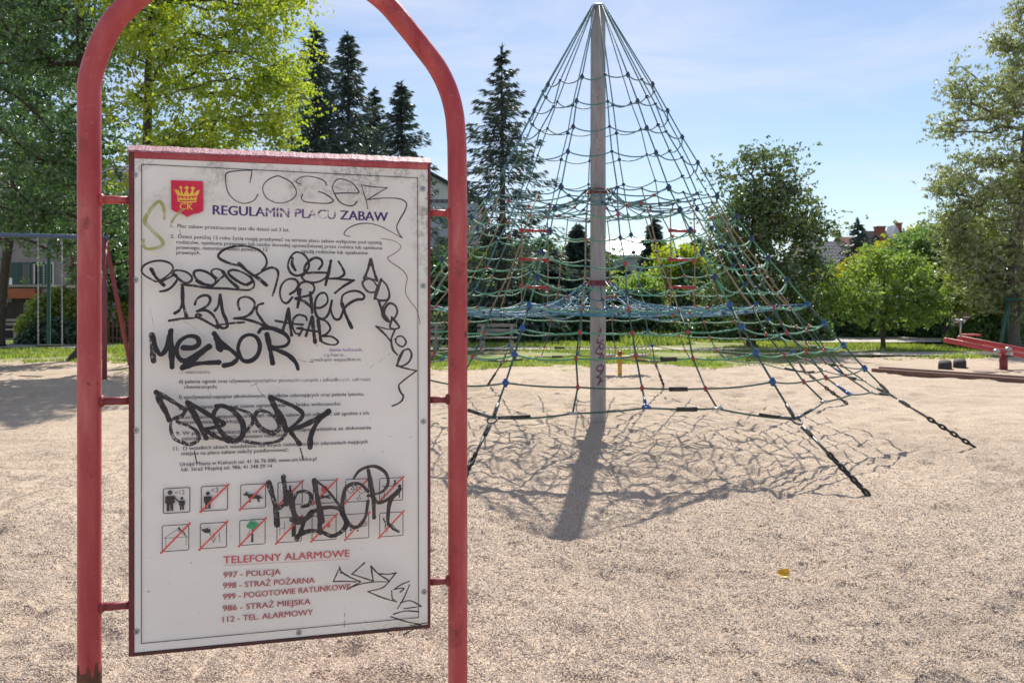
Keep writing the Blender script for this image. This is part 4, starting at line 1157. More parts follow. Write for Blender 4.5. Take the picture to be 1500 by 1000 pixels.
# two rope floors
for zc, row, rings, dip in ((3.02, 4, (0.42, 0.72, 1.02, 1.30), 0.26), (1.80, 9, (0.45, 0.75, 1.05, 1.35, 1.65, 1.95, 2.25), 0.30)):
    b = MB()
    k0 = [k for k in range(0, 32, 2)]
    def floor_pt(k, t):
        a = az(k)[0]; p0 = np.array([0.19 * math.cos(a), 0.19 * math.sin(a), zc]); p1 = node(row, k)
        p = p0 + (p1 - p0) * t
        p[2] = zc + (p1[2] - zc) * (1 - (1 - t) ** 4.0) - dip * 0.42 * math.sin(math.pi * t ** 0.62) + 0.018 * math.sin(k * 2.1 + t * 5)
        return p
    Rr = np.linalg.norm(node(row, 0)[:2])
    for k in k0:
        b.tube([floor_pt(k, t) for t in np.linspace(0, 1, 11)], ROPE, 6, 0)
        for da, t0, t1 in ((2, 0.16, 0.70),):
            b.tube(sagged(floor_pt(k, t0), floor_pt((k + da) % 32, t1), 0.03, 6), ROPE * 0.9, 6, 0)
        if row == 9 and k % 4 == 0:
            b.tube([floor_pt(k, t) + np.array([0.0, 0, -0.02 - 0.05 * math.sin(3.14 * t)]) for t in np.linspace(0.25, 1, 7)], ROPE, 6, 0)
    for rg in rings:
        t = (rg - 0.19) / (Rr - 0.19)
        pts = []
        for i, k in enumerate(k0):
            pts += sagged(floor_pt(k, t), floor_pt(k0[(i + 1) % 16], t), 0.012 + 0.02 * rj.random(), 6)[:-1]
        b.tube(pts, ROPE, 6, 0, closed=True)
        for i, k in enumerate(k0):
            b.ball(floor_pt(k, t), 0.024, 1 if (i + int(rg * 10)) % 3 else 2, 8, 5)
    fl = b.build('rope_floor', [M['rope_blue'] if row == 9 else M['rope_dark'], M['ball_navy'], M['ball_red']], net)

# balls where the ropes cross: the nearest hundred as parts, the rest as one mass
balls = []
for row in range(13):
    for k in (range(0, 32, 2) if row < 4 else range(32)):
        q = k % 4
        if row < 4: m, r = 'ball_navy', 0.028 if q == 0 else 0.021
        elif q == 0: m, r = ('ball_navy' if row < 9 else 'ball_blue'), 0.034
        elif q == 2: m, r = ('ball_navy' if row in (4, 6, 8) else 'ball_red'), 0.024
        else: m, r = ('ball_red' if row > 8 or (row + k // 4) % 3 == 0 else 'ball_navy'), (0.022 if row > 9 else 0.016)
        balls.append((node(row, k), m, r))
balls.sort(key=lambda t: (t[0][1] + MC[1]) / t[2])
bm_cache = {}
def ball_mesh(m, r):
    if (m, r) not in bm_cache:
        b = MB()
        b.ball((0, 0, 0), r, 0, 12, 8, (1, 1, 0.92))
        b.tube([(0, 0, -r * 1.2), (0, 0, r * 1.2)], r * 0.5, 8, 0)
        o = b.build('rope_ball', M[m]); me = o.data
        bpy.data.objects.remove(o)
        bm_cache[(m, r)] = me
    return bm_cache[(m, r)]
for p, m, r in balls[:100]:
    o = link('rope_ball', ball_mesh(m, r), net); o.location = p
b = MB(); mats = ['ball_navy', 'ball_blue', 'ball_red']
for p, m, r in balls[100:]: b.ball(p, r, mats.index(m), 8, 6)
o = b.build('rope_balls', [M[x] for x in mats], net); o['kind'] = 'stuff'

# blue Y-clamps on the lowest ring and the anchors
for k in range(0, 32):
    if k % 4 == 0: continue
    p = node(13, k); up = node(12, k)
    d = (up - p) / np.linalg.norm(up - p)
    a = az(k)[0]; tdir = np.array([-math.sin(a), math.cos(a), 0])
    b = MB()
    if k % 4 == 2:
        b.tube([p + d * 0.17, p + d * 0.05], [0.011, 0.018], 8); b.tube([p + d * 0.055, p - tdir * 0.032], [0.016, 0.013], 8); b.tube([p + d * 0.055, p + tdir * 0.032], [0.016, 0.013], 8); b.tube([p - tdir * 0.042, p + tdir * 0.042], 0.0135, 8)
        b.build('rope_clamp', M['ball_blue'], net)
    else:
        b.tube([p - tdir * 0.05, p + tdir * 0.05], 0.014, 8); b.build('rope_clamp', M['steel'], net)

def link_chain(b, p, q, mi=0, L=0.090, w=0.017, wire=0.0125):
    d = q - p; T = np.linalg.norm(d); d = d / T
    u = np.cross(d, [0, 0, 1.0]); u /= np.linalg.norm(u); v = np.cross(d, u)
    n = int(T / (L * 0.72))
    for i in range(n):
        c = p + d * (i + 0.5) * T / n
        e = u if i % 2 else v
        P = []
        for k in range(14):
            a = 2 * math.pi * k / 14
            P.append(c + d * (L / 2) * math.cos(a) * 0.95 + e * w * math.sin(a))
        b.tube(P, wire, 6, mi, closed=True)
for i in range(8):
    a = AZ_MAIN[i]
    k = node(13, i * 4); g0 = np.array([ANCH * math.cos(a), ANCH * math.sin(a), 0.0])
    d = (g0 - k) / np.linalg.norm(g0 - k)
    b = MB()
    b.tube([k + d * 0.10, k + d * 0.22], 0.022, 10, 0); b.tube([k + d * 0.22, k + d * 0.46], 0.013, 8, 0)
    tv = np.array([-math.sin(a), math.cos(a), 0])
    ringP = [k + d * (0.02 + 0.05 * math.cos(t)) + tv * 0.045 * math.sin(t) for t in np.linspace(0, 2 * math.pi, 15)[:-1]]
    b.tube(ringP, 0.010, 6, 0, closed=True)
    for s in (-1, 1):
        e = (node(13, i * 4 + s) - k); e /= np.linalg.norm(e)
        b.tube([k + e * 0.04, k + e * 0.16], 0.016, 8, 0)
        b.tube([k + e * 0.16, k + e * 0.34], 0.013, 8, 1)
    up = node(12, i * 4) - k; up /= np.linalg.norm(up)
    b.tube([k + up * 0.04, k + up * 0.16], 0.018, 8, 0)
    an = b.build('ground_anchor', [M['anchor_steel'], M['rubber']], net)
    b = MB(); link_chain(b, k + d * 0.44, g0 + d * 0.04)
    b.build('chain', M['chain'], an)

# two rope ladders with red rungs between the floors
for x0, x1, y in ((-1.02, -0.66, 0.35), (1.05, 1.38, 0.40)):
    b = MB()
    for x in (x0, x1): b.tube([(x, y, 1.42), (x + 0.01, y, 2.1), (x, y, 2.80)], 0.009, 6, 0)
    ld = b.build('ladder', M['rope_tan'], net)
    for z in (1.76, 2.14, 2.54):
        b = MB()
        b.tube([(x0 - 0.02, y, z), (x1 + 0.02, y, z - 0.015)], 0.021, 10)
        b.ball((x0, y, z), 0.033, 0, 10, 6); b.ball((x1, y, z - 0.015), 0.033, 0, 10, 6)
        b.build('rung', M['ball_red'], ld)

# ------------------------------------------------------------------ trees
def unit(a): return a / (np.linalg.norm(a, axis=-1, keepdims=True) + 1e-9)

def leaf_quads(C, size, rg, elong=1.7, up=0.5, droop=None):
    """one rhombus leaf at every centre; returns vertices and faces"""
    n = len(C)
    nrm = unit(rg.normal(size=(n, 3)) + np.array([0, 0, up]))
    t = rg.normal(size=(n, 3))
    if droop is not None: t = t * 0.45 + np.array([0, 0, -droop])
    t = unit(t - nrm * np.sum(t * nrm, 1, keepdims=True))
    w = np.cross(nrm, t)
    s = (size * (0.55 + 0.95 * rg.random(n) ** 1.4))[:, None]
    L = s * elong / 2; W = s / 2
    fold = nrm * s * 0.12
    V = np.stack([C - t * L, C + w * W + fold, C + t * L, C - w * W + fold], 1).reshape(-1, 3)
    Fq = np.arange(n * 4).reshape(n, 4)
    return V, Fq

def skeleton_tree(rg, trunk_pts, r0, tips, curve=0.12):
    """branches from the trunk to every tip; thickness follows how many tips a branch carries"""
    tr = catmull(trunk_pts, 6)
    nodes = [np.array(p) for p in tr]; par = [-1] + list(range(len(tr) - 1)); depth = [0.0] * len(tr)
    base_n = len(tr)
    order = np.argsort([min(np.linalg.norm(t - nodes[i]) for i in range(base_n)) for t in tips])
    tipid = []
    for ti in order:
        t = tips[ti]
        N = np.array(nodes); d = np.linalg.norm(N - t, axis=1)
        cost = d + 0.35 * np.array(depth) + np.where(N[:, 2] > t[2] + 0.25, 2.0, 0) + np.where(np.arange(len(N)) < base_n * 0.25, 3.0, 0)
        j = int(np.argmin(cost))
        p = nodes[j]; L = d[j]
        k = max(2, int(L / 0.45))
        off = rg.normal(size=3) * L * curve; off[2] = abs(off[2]) * 0.8
        prev = j
        for q in range(1, k + 1):
            s = q / k
            nodes.append(p + (t - p) * s + off * 4 * s * (1 - s) * 0.5); par.append(prev); depth.append(depth[prev] + L / k); prev = len(nodes) - 1
        tipid.append(prev)
    cnt = np.zeros(len(nodes))
    for i in tipid:
        while i >= 0: cnt[i] += 1; i = par[i]
    mx = cnt[:base_n].max()
    rad = np.maximum(0.010, r0 * (np.maximum(cnt, 0.6) / mx) ** 0.46)
    for i in range(base_n):
        s = i / (base_n - 1); rad[i] = max(rad[i] * (1 - 0.25 * s), 0.02)
    return nodes, par, rad, base_n

def skel_mesh(nodes, par, rad, base_n, flare=1.5):
    b = MB()
    tr = [nodes[i] for i in range(base_n)]; rr = list(rad[:base_n])
    rr[0] *= flare; rr[1] *= 1 + (flare - 1) * 0.3
    b.tube(tr, rr, 10)
    chains, start = [], None
    i = base_n
    while i < len(nodes):
        ch = [par[i], i]
        while i + 1 < len(nodes) and par[i + 1] == i:
            i += 1; ch.append(i)
        b.tube([nodes[j] for j in ch], [min(rad[ch[1]], rad[ch[0]])] + [rad[j] for j in ch[1:]], 5)
        i += 1
    return b

def broadleaf(name, label, cat, base, trunk, r0, ells, n_tips, per, leaf, lm, bark, seed, spread=0.42, group=None, elong=1.7, up=0.5, droop=None, flare=1.5, flat=0.75):
    """ells: list of (centre, radii) in metres, world space; trunk: list of points, world space"""
    rg = np.random.default_rng(seed)
    t = thing(name, label, cat, base, 0, group)
    B = np.array(base)
    vol = np.array([e[1][0] * e[1][1] * e[1][2] for e in ells]) ** 0.75
    pick = rg.choice(len(ells), n_tips, p=vol / vol.sum())
    d = unit(rg.normal(size=(n_tips, 3)))
    rr = (0.35 + 0.65 * rg.random(n_tips) ** 0.6)[:, None]
    c = np.array([ells[i][0] for i in pick], float); s = np.array([ells[i][1] for i in pick], float)
    tips = c + d * rr * s - B
    nodes, par, rad, bn = skeleton_tree(rg, [np.array(p) - B for p in trunk], r0, tips)
    skel_mesh(nodes, par, rad, bn, flare).build('trunk', bark, t)
    k = rg.poisson(per / 6.0, n_tips)
    ci = np.repeat(np.arange(n_tips), k)
    sz = (spread * (0.6 + 0.8 * rg.random(n_tips)))[ci][:, None]
    S = tips[ci] + rg.normal(size=(len(ci), 3)) * sz * np.array([1, 1, flat])          # sprays, each a handful of leaves
    C = np.repeat(S, 6, axis=0); C = C + rg.normal(size=C.shape) * (leaf * 0.95) * np.array([1, 1, 0.6])
    V, Fq = leaf_quads(C, leaf, rg, elong, up, droop)
    link('crown', raw_mesh('crown', V, Fq, lm), t)
    return t

def spruce(name, label, base, H, Rb, lm, bark, seed, dens=1.0, group=None, z0=0.06, nq=26, shape=0.85, size=0.10):
    rg = np.random.default_rng(seed)
    t = thing(name, label, 'tree', base, 0, group)
    b = MB()
    b.tube([(0, 0, -0.2), (0.03, 0.02, H * 0.5), (0, 0, H * 0.985)], [H * 0.017, H * 0.010, 0.012], 8)
    Cs, Ds = [], []
    z = H * z0
    while z < H * 0.985:
        f = 1 - z / H
        nb = int(rg.integers(4, 7) * dens + 0.5)
        a0 = rg.random() * 6.28
        for k in range(nb):
            a = a0 + 6.283 * k / nb + rg.normal() * 0.25
            L = Rb * f ** shape * rg.uniform(0.50, 1.25) + 0.10
            if rg.random() < 0.10: L *= 1.25
            dr = np.array([math.cos(a), math.sin(a), 0])
            zz = z + rg.normal() * 0.08
            P = []
            for s in np.linspace(0, 1, 7):
                P.append(dr * L * s + np.array([0, 0, zz + L * (0.18 * s * f * 0 + 0.10 * s - (0.52 * f + 0.05) * s * s + 0.22 * s ** 4)]))
            if L > 0.5: b.tube(P, list(np.linspace(0.010 + 0.009 * L, 0.004, 7)), 4, caps=False)
            m = int(nq * (0.35 + L))
            s = rg.random(m) ** 0.75
            idx = np.minimum((s * 6).astype(int), 5); fr = s * 6 - idx
            PA = np.array(P)
            c = PA[idx] * (1 - fr)[:, None] + PA[idx + 1] * fr[:, None]
            side = rg.normal(size=m) * 0.17 * L * (1.15 - s) * 1.0
            perp = np.array([-dr[1], dr[0], 0])
            c = c + perp[None] * side[:, None] - np.array([0, 0, 1.0])[None] * (np.abs(rg.normal(size=m)) * (0.10 + 0.11 * f) * min(1, L))[:, None]
            Cs.append(c)
            out = dr[None] * (0.5 + rg.random((m, 1))) + perp[None] * np.sign(side)[:, None] * 0.7 * rg.random((m, 1)) + np.array([0, 0, -1.0])[None] * (0.25 + 0.7 * rg.random((m, 1)) * (0.4 + f))
            Ds.append(unit(out))
        z += (0.16 + 0.20 * f) * (H / 12) ** 0.5 / max(0.6, dens) * rg.uniform(0.8, 1.2)
    # leader tuft
    m = 30; c = np.stack([rg.normal(size=m) * 0.03, rg.normal(size=m) * 0.03, H * (0.95 + 0.05 * rg.random(m))], 1); Cs.append(c); Ds.append(unit(rg.normal(size=(m, 3)) * 0.5 + np.array([0, 0, 1])))
    C = np.concatenate(Cs); D = np.concatenate(Ds); n = len(C)
    nrm = unit(rg.normal(size=(n, 3))); w = unit(np.cross(D, nrm))
    s = (size * (0.7 + 0.8 * rg.random(n)))[:, None]
    V = np.stack([C - D * s * 0.9, C + w * s * 0.30, C + D * s * 1.6, C - w * s * 0.30], 1).reshape(-1, 3)
    b.build('trunk', bark, t)
    link('crown', raw_mesh('crown', V, np.arange(n * 4).reshape(n, 4), lm), t)
    return t

def bush(name, label, base, rx, ry, h, lm, seed, n=9000, leaf=0.10, group=None, box=False, cat='bush', elong=1.5):
    rg = np.random.default_rng(seed)
    t = thing(name, label, cat, base, 0, group)
    b = MB()
    for k in range(7):
        a = rg.random() * 6.28; r = rg.random() * 0.5
        b.tube([(0.15 * r * math.cos(a), 0.15 * r * math.sin(a), -0.1), (rx * r * .6 * math.cos(a), ry * r * .6 * math.sin(a), h * .4), (rx * r * math.cos(a), ry * r * math.sin(a), h * .8)], [0.03, 0.02, 0.008], 5)
    b.build('stem', M['bark'], t)
    if box:
        C = rg.random((n, 3)) * 2 - 1
        k = rg.integers(0, 3, n); sg = np.sign(rg.normal(size=n)); edge = rg.random(n) < 0.75
        for ax in range(3):
            mk = edge & (k == ax); C[mk, ax] = sg[mk] * (1 - 0.12 * rg.random(mk.sum()))
        C = C * np.array([rx, ry, h / 2]) + np.array([0, 0, h / 2])
        C += rg.normal(size=(n, 3)) * 0.05
    else:
        nl = 26
        ld = unit(rg.normal(size=(nl, 3))); ld[:, 2] = np.abs(ld[:, 2])
        lc = ld * np.array([rx, ry, h]) * 0.66; lr = (0.30 + 0.22 * rg.random(nl)) * min(rx, ry, h) * 1.1
        i = rg.integers(0, nl, n)
        C = lc[i] + unit(rg.normal(size=(n, 3))) * (lr[i] * (0.45 + 0.62 * rg.random(n) ** 0.5))[:, None]
        fill = rg.random(n) < 0.3
        q = unit(rg.normal(size=(n, 3))) * (rg.random(n) ** 0.4)[:, None] * np.array([rx, ry, h]) * 0.75; q[:, 2] = np.abs(q[:, 2])
        C[fill] = q[fill]
        C[:, 2] = np.abs(C[:, 2]) + 0.02
    V, Fq = leaf_quads(C, leaf, rg, elong, 0.4)
    link('foliage', raw_mesh('foliage', V, Fq, lm), t)
    return t

LM = {
 'deep': leaf_mat('deep_green_leaves', [(0.052, 0.105, 0.050), (0.070, 0.145, 0.058), (0.10, 0.19, 0.062), (0.070, 0.135, 0.075)], 0.42, 0.09),
 'mid': leaf_mat('mid_green_leaves', [(0.07, 0.14, 0.045), (0.10, 0.19, 0.05), (0.14, 0.23, 0.055), (0.19, 0.27, 0.055)], 0.42, 0.08),
 'maple': leaf_mat('yellow_green_leaves', [(0.16, 0.27, 0.040), (0.24, 0.35, 0.045), (0.33, 0.40, 0.05), (0.42, 0.42, 0.05)], 0.60, 0.05, (1.5, 1.45, 0.55)),
 'lime': leaf_mat('fresh_green_leaves', [(0.12, 0.22, 0.065), (0.18, 0.29, 0.075), (0.25, 0.33, 0.085), (0.33, 0.35, 0.08)], 0.52, 0.05),
 'silver': leaf_mat('silvery_olive_leaves', [(0.13, 0.175, 0.075), (0.19, 0.235, 0.10), (0.26, 0.29, 0.12), (0.27, 0.31, 0.19), (0.36, 0.34, 0.11)], 0.46, 0.10),
 'walnut': leaf_mat('olive_green_leaves', [(0.055, 0.095, 0.040), (0.08, 0.135, 0.045), (0.125, 0.175, 0.055), (0.20, 0.19, 0.06)], 0.42, 0.09),
 'spruce': leaf_mat('spruce_needles', [(0.050, 0.082, 0.075), (0.072, 0.112, 0.098), (0.10, 0.145, 0.115)], 0.22, 0.07),  # needles lightened and blued in place of haze
 'blue_spruce': leaf_mat('blue_green_needles', [(0.033, 0.062, 0.058), (0.046, 0.085, 0.075), (0.065, 0.111, 0.091)], 0.12, 0.06),
 'bright': leaf_mat('light_green_leaves', [(0.14, 0.22, 0.055), (0.20, 0.28, 0.065), (0.28, 0.33, 0.075), (0.34, 0.34, 0.09)], 0.5, 0.06),
 'hedge': leaf_mat('dark_hedge_leaves', [(0.023, 0.058, 0.023), (0.036, 0.085, 0.031), (0.058, 0.117, 0.039)], 0.25, 0.09),
 'yellow': leaf_mat('golden_hedge_leaves', [(0.130, 0.221, 0.039), (0.247, 0.312, 0.046), (0.442, 0.390, 0.046), (0.091, 0.169, 0.039)], 0.45, 0.06),
}

def el(px, py, rx, ry, Z, depth=None):
    c = at(px, py, Z); k = Z / F
    return ((c.x, c.y, c.z), (rx * k, depth if depth else (rx + ry) / 2 * k, ry * k))
def gp(px, Z): return ((px - 750.0) / F * Z, Z, -0.03)
def tp(px, py, Z): return tuple(at(px, py, Z))

# left: shade trees
Z = 20.6
broadleaf('shade_tree', 'dark leafy shade tree with thick flared trunk behind the left red tube', 'tree', gp(126, Z),
  [gp(126, Z), tp(129, 440, Z), tp(129, 300, Z), tp(122, 150, Z + .1), tp(118, 40, Z + .2), tp(112, -80, Z + .2)], 0.21,
  [el(40, 150, 120, 120, Z, 2.2), el(100, 20, 130, 90, Z, 2.4), el(60, 262, 105, 66, Z, 2.0), el(150, 205, 60, 90, Z, 1.6), el(0, -60, 170, 110, Z, 2.4), el(150, -60, 120, 100, Z, 2.2), el(10, 320, 75, 40, Z, 1.5), el(165, 345, 48, 62, Z, 1.3), el(95, 335, 50, 40, Z, 1.3)],
  300, 140, 0.070, LM['deep'], M['bark'], 101, 0.34, flare=2.3)
Z = 26.0
broadleaf('leaning_tree', 'dark tree with a slender leaning trunk at the far left edge', 'tree', gp(-2, Z),
  [gp(-2, Z), tp(3, 440, Z), tp(12, 360, Z), tp(20, 290, Z), tp(24, 200, Z), tp(40, 90, Z)], 0.165,
  [el(-40, 130, 120, 120, Z, 3), el(60, 60, 100, 80, Z, 3), el(-10, 260, 110, 60, Z, 2.5), el(90, 200, 60, 70, Z, 2.2), el(-30, -20, 130, 90, Z, 3), el(95, 285, 60, 38, Z, 2)],
  240, 160, 0.085, LM['deep'], M['bark'], 102, 0.42)
Z = 18.6
broadleaf('maple_tree', 'bright yellow green maple lit from behind above the notice board', 'tree', gp(219, Z),
  [gp(219, Z), tp(218, 400, Z), tp(216, 260, Z), tp(217, 130, Z), tp(222, 20, Z), tp(232, -70, Z)], 0.15,
  [el(245, 60, 90, 80, Z, 2.2), el(340, 120, 95, 85, Z, 2.0), el(405, 150, 55, 62, Z, 1.4), el(330, 205, 110, 48, Z, 1.8), el(250, 190, 80, 60, Z, 2), el(300, -40, 140, 80, Z, 2.2), el(395, 30, 60, 60, Z, 1.4), el(425, 112, 34, 34, Z, .9), el(190, -20, 80, 90, Z, 1.8), el(360, 290, 120, 70, Z, 1.6), el(265, 262, 80, 66, Z, 2.0), el(300, 250, 70, 50, Z, 1.6)],  # low masses hidden behind the board are added to shade the gravel
  420, 125, 0.066, LM['maple'], M['bark'], 103, 0.28, elong=1.35)
# spruces behind
S_ = [('broad dark spruce just right of the bright maple', 462, 34, 31.5, 3.7, 111), ('tall narrow spruce in the middle of the row behind the notice board', 510, 44, 33.5, 3.9, 112), ('lower slim spruce at the right end of the row behind the notice board', 588, 118, 35.0, 3.4, 113),
      ('spruce with open drooping boughs between the red tube and the net', 735, 68, 30.5, 3.5, 114),
      ('shorter spruce filling the gap in the row behind the notice board', 548, 128, 37.0, 3.2, 117)]
for lb, px, py, Z, Rb, sd in S_:
    H = at(px, py, Z).z
    spruce('spruce_tree', lb, gp(px, Z), H, Rb, LM['spruce'], M['bark'], sd, 1.05 if sd != 114 else 0.86, 'tall dark spruces', shape=0.88, nq=36 if sd != 114 else 40)
for lb, px, py, Z, Rb, sd in [('blue green spruce rising beside the grey tiled roof', 1257, 322, 55, 2.7, 115), ('small blue spruce between the two roofs', 1283, 345, 60, 2.3, 116)]:
    spruce('blue_spruce', lb, gp(px, Z), at(px, py, Z).z, Rb, LM['blue_spruce'], M['bark'], sd, 0.8, 'blue spruces by the roofs', nq=18, size=0.17)

# right: broadleaf trees
Z = 26.0
broadleaf('walnut_tree', 'rounded olive green tree standing alone behind the right side of the net', 'tree', gp(1100, Z),
  [gp(1100, Z), tp(1100, 470, Z), tp(1101, 400, Z), tp(1104, 330, Z), tp(1106, 265, Z)], 0.15,
  [el(1108, 262, 58, 50, Z, 1.5), el(1092, 335, 66, 60, Z, 1.7), el(1138, 372, 74, 68, Z, 1.8), el(1190, 330, 36, 50, Z, 1.1), el(1178, 428, 48, 45, Z, 1.3), el(1068, 425, 56, 42, Z, 1.3), el(1130, 300, 55, 50, Z, 1.4), el(1120, 448, 60, 34, Z, 1.3)],
  230, 140, 0.078, LM['walnut'], M['bark'], 121, 0.27)
Z = 25.0
broadleaf('young_tree', 'small young tree with thin straight trunk and fresh green leaves', 'tree', gp(1294, Z),
  [gp(1294, Z), tp(1293, 480, Z), tp(1294, 440, Z), tp(1296, 395, Z)], 0.075,
  [el(1285, 425, 58, 40, Z, 1.3), el(1325, 398, 40, 24, Z, .9), el(1240, 452, 34, 22, Z, .8), el(1355, 446, 34, 20, Z, .7), el(1272, 380, 34, 18, Z, .7), el(1310, 462, 56, 18, Z, .9), el(1228, 420, 24, 18, Z, .6), el(1350, 418, 34, 18, Z, .7)],
  112, 108, 0.075, LM['lime'], M['bark'], 122, 0.21)
Z = 24.8
broadleaf('willow_tree', 'big silvery olive tree leaning in from the right edge over the seesaw', 'tree', gp(1481, Z),
  [gp(1481, Z), tp(1482, 440, Z), tp(1490, 340, Z), tp(1502, 220, Z), tp(1515, 120, Z), tp(1530, 20, Z)], 0.26,
  [el(1452, 148, 50, 48, Z, 1.4), el(1408, 172, 36, 36, Z, .9), el(1402, 120, 28, 32, Z, .8), el(1478, 100, 40, 60, Z, 1.2), el(1462, 255, 70, 45, Z, 1.6), el(1398, 268, 36, 34, Z, .9), el(1452, 335, 74, 60, Z, 1.7), el(1490, 410, 62, 48, Z, 1.6), el(1420, 330, 44, 50, Z, 1.1), el(1540, 200, 90, 140, Z, 2), el(1530, 60, 60, 80, Z, 1.6), el(1462, 432, 52, 44, Z, 1.4), el(1415, 395, 46, 46, Z, 1.2), el(1495, 300, 50, 50, Z, 1.4)],
  380, 140, 0.050, LM['silver'], M['bark_grey'], 123, 0.25, elong=2.6, droop=0.5)
Z = 31.0
broadleaf('garden_tree', 'mid green tree behind the young tree and left of the silvery one', 'tree', gp(1388, Z),
  [gp(1388, Z), tp(1388, 450, Z), tp(1388, 380, Z)], 0.14,
  [el(1365, 385, 40, 42, Z, 1.4), el(1398, 350, 34, 36, Z, 1.2), el(1410, 420, 50, 42, Z, 1.5), el(1345, 372, 34, 30, Z, 1.2)],
  130, 150, 0.095, LM['mid'], M['bark'], 124, 0.32)
Z = 27.0
broadleaf('garden_tree', 'bright leafy tree below the silvery crown at the right edge', 'tree', gp(1448, Z),
  [gp(1448, Z), tp(1448, 470, Z), tp(1450, 430, Z)], 0.10,
  [el(1440, 398, 52, 40, Z, 1.2), el(1490, 440, 46, 28, Z, 1.1), el(1400, 440, 44, 26, Z, 1.0), el(1480, 380, 40, 40, Z, 1.1), el(1430, 350, 34, 34, Z, .9)],
  130, 120, 0.085, LM['bright'], M['bark'], 126, 0.24)
Z = 30.0
broadleaf('garden_tree', 'dark leafy tree behind the red swing leg, left of the notice board', 'tree', gp(176, Z),
  [gp(176, Z), tp(176, 460, Z), tp(172, 380, Z)], 0.13,
  [el(165, 345, 50, 50, Z, 1.4), el(110, 330, 44, 30, Z, 1.2), el(200, 400, 50, 50, Z, 1.4), el(150, 410, 26, 40, Z, .8)],
  130, 150, 0.10, LM['deep'], M['bark'], 127, 0.32)
Z = 34.0
broadleaf('yellowing_tree', 'leafy tree with yellowing top in front of the chimney roof', 'tree', gp(1325, Z),
  [gp(1325, Z), tp(1325, 450, Z), tp(1325, 390, Z)], 0.14,
  [el(1312, 378, 42, 28, Z, 1.4), el(1275, 395, 36, 24, Z, 1.2), el(1345, 360, 26, 24, Z, 1.1), el(1240, 415, 30, 24, Z, 1.1)],
  80, 140, 0.10, LM['yellow'], M['bark'], 125, 0.32)

# middle distance, seen through the net
for i, (lb, px, py, Z, Rb, sd) in enumerate([('dark cone shaped conifer directly left of the mast, behind the net', 846, 330, 38, 1.3, 131), ('slim dark conifer right of the mast near the pale roof', 958, 322, 40, 1.15, 132), ('dark conifer low behind the left part of the net', 700, 372, 36, 1.6, 133), ('dark conifer behind the left rope ladder', 765, 352, 41, 1.9, 134), ('small dark conifer between mast and lantern', 812, 368, 36, 1.5, 135), ('low dark conifer just right of the mast', 912, 388, 37, 1.25, 136), ('broad dark conifer between the lone spruce and the left rope ladder', 722, 338, 37, 2.0, 137), ('dark conifer directly behind the lantern', 792, 352, 42, 1.9, 138), ('dark conifer behind the left side of the mast, farthest back', 872, 344, 48, 2.0, 139), ('dark conifer right of the right rope ladder', 1022, 352, 42, 2.0, 140)]):
    spruce('garden_conifer', lb, gp(px, Z), at(px, py, Z).z, Rb, LM['spruce'], M['bark'], sd, 1.2, 'dark conifers behind the net', z0=0.02, nq=46, shape=0.7, size=0.15)
for lb, px, py, rx, Z, lm, sd in [
  ('leafy green tree low behind the red tube', 665, 395, 36, 33, 'mid', 141), ('light green tree behind the left rope ladder', 745, 400, 40, 37, 'lime', 142), ('green tree behind the lantern', 805, 392, 42, 42, 'mid', 143),
  ('yellow green tree behind the right rope ladder', 1000, 392, 40, 36, 'maple', 144), ('pale green shrub tree right of the mast foot of the net', 925, 432, 36, 33, 'lime', 145), ('dark tree right behind the walnut crown', 1210, 420, 46, 36, 'deep', 146),
  ('green tree behind the far side of the young tree', 1225, 452, 40, 34, 'mid', 147), ('dark green tree filling the gap left of the walnut', 1040, 425, 40, 35, 'deep', 148), ('green tree far behind the mast', 870, 405, 40, 44, 'deep', 149)]:
    broadleaf('garden_tree', lb, 'tree', gp(px, Z), [gp(px, Z), tp(px, 460, Z), tp(px + 2, py + 10, Z)], 0.10,
      [el(px, py, rx, rx * 0.9, Z, 1.2), el(px - rx * .6, py + 30, rx * .8, rx * .7, Z, 1.1), el(px + rx * .6, py + 26, rx * .8, rx * .7, Z, 1.1), el(px, py + 45, rx * 1.2, rx * .6, Z, 1.1)], 95, 150, 0.10, LM[lm], M['bark'], sd, 0.30, 'garden trees behind the net')

# hedges
hb = [bush('hedge_bush', 'clipped dark green hedge block behind the lawn', (0, 0, -20), 1.7, 0.9, 1.95, LM['hedge'], 151, 12000, 0.12, None, True), bush('hedge_bush', 'b', (0, 0, -20), 1.6, 1.0, 1.7, LM['mid'], 152, 10000, 0.12), bush('hedge_bush', 'c', (0, 0, -20), 1.6, 1.0, 2.0, LM['deep'], 153, 10000, 0.13)]
hedge_words = ['at the left rear', 'beside the picket fence', 'behind the notice board', 'behind the left tube', 'behind the hidden bench', 'behind the white slat bench', 'left of the lantern post', 'right of the lantern post', 'behind the mast', 'behind the yellow seesaw', 'next to the tall grass', 'left of the walnut trunk', 'behind the walnut trunk', 'right of the walnut trunk', 'at the paved way', 'beside the young tree', 'behind the young tree']
used = [False] * 3
for i, w in enumerate(hedge_words):
    x = -13.5 + i * 1.98; k = [0, 2, 0, 1, 2, 0, 2, 0, 2, 0, 1, 2, 0, 2, 2, 1, 2][i]
    o = hb[k] if not used[k] else copy_tree(hb[k]); used[k] = True
    o.location = (x, 31.5 + 0.5 * math.sin(i * 2.7) + (2.2 if i > 13 else 0), -0.04); o.rotation_euler[2] = (0 if k == 0 else i * 1.3); o.scale = (1, 1, 0.9 + 0.22 * ((i * 7) % 5) / 5)
    tag(o, ['clipped dark hedge block ', 'loose mid green shrub ', 'bushy dark shrub '][k] + w, 'hedge', 'hedge row behind the lawn')
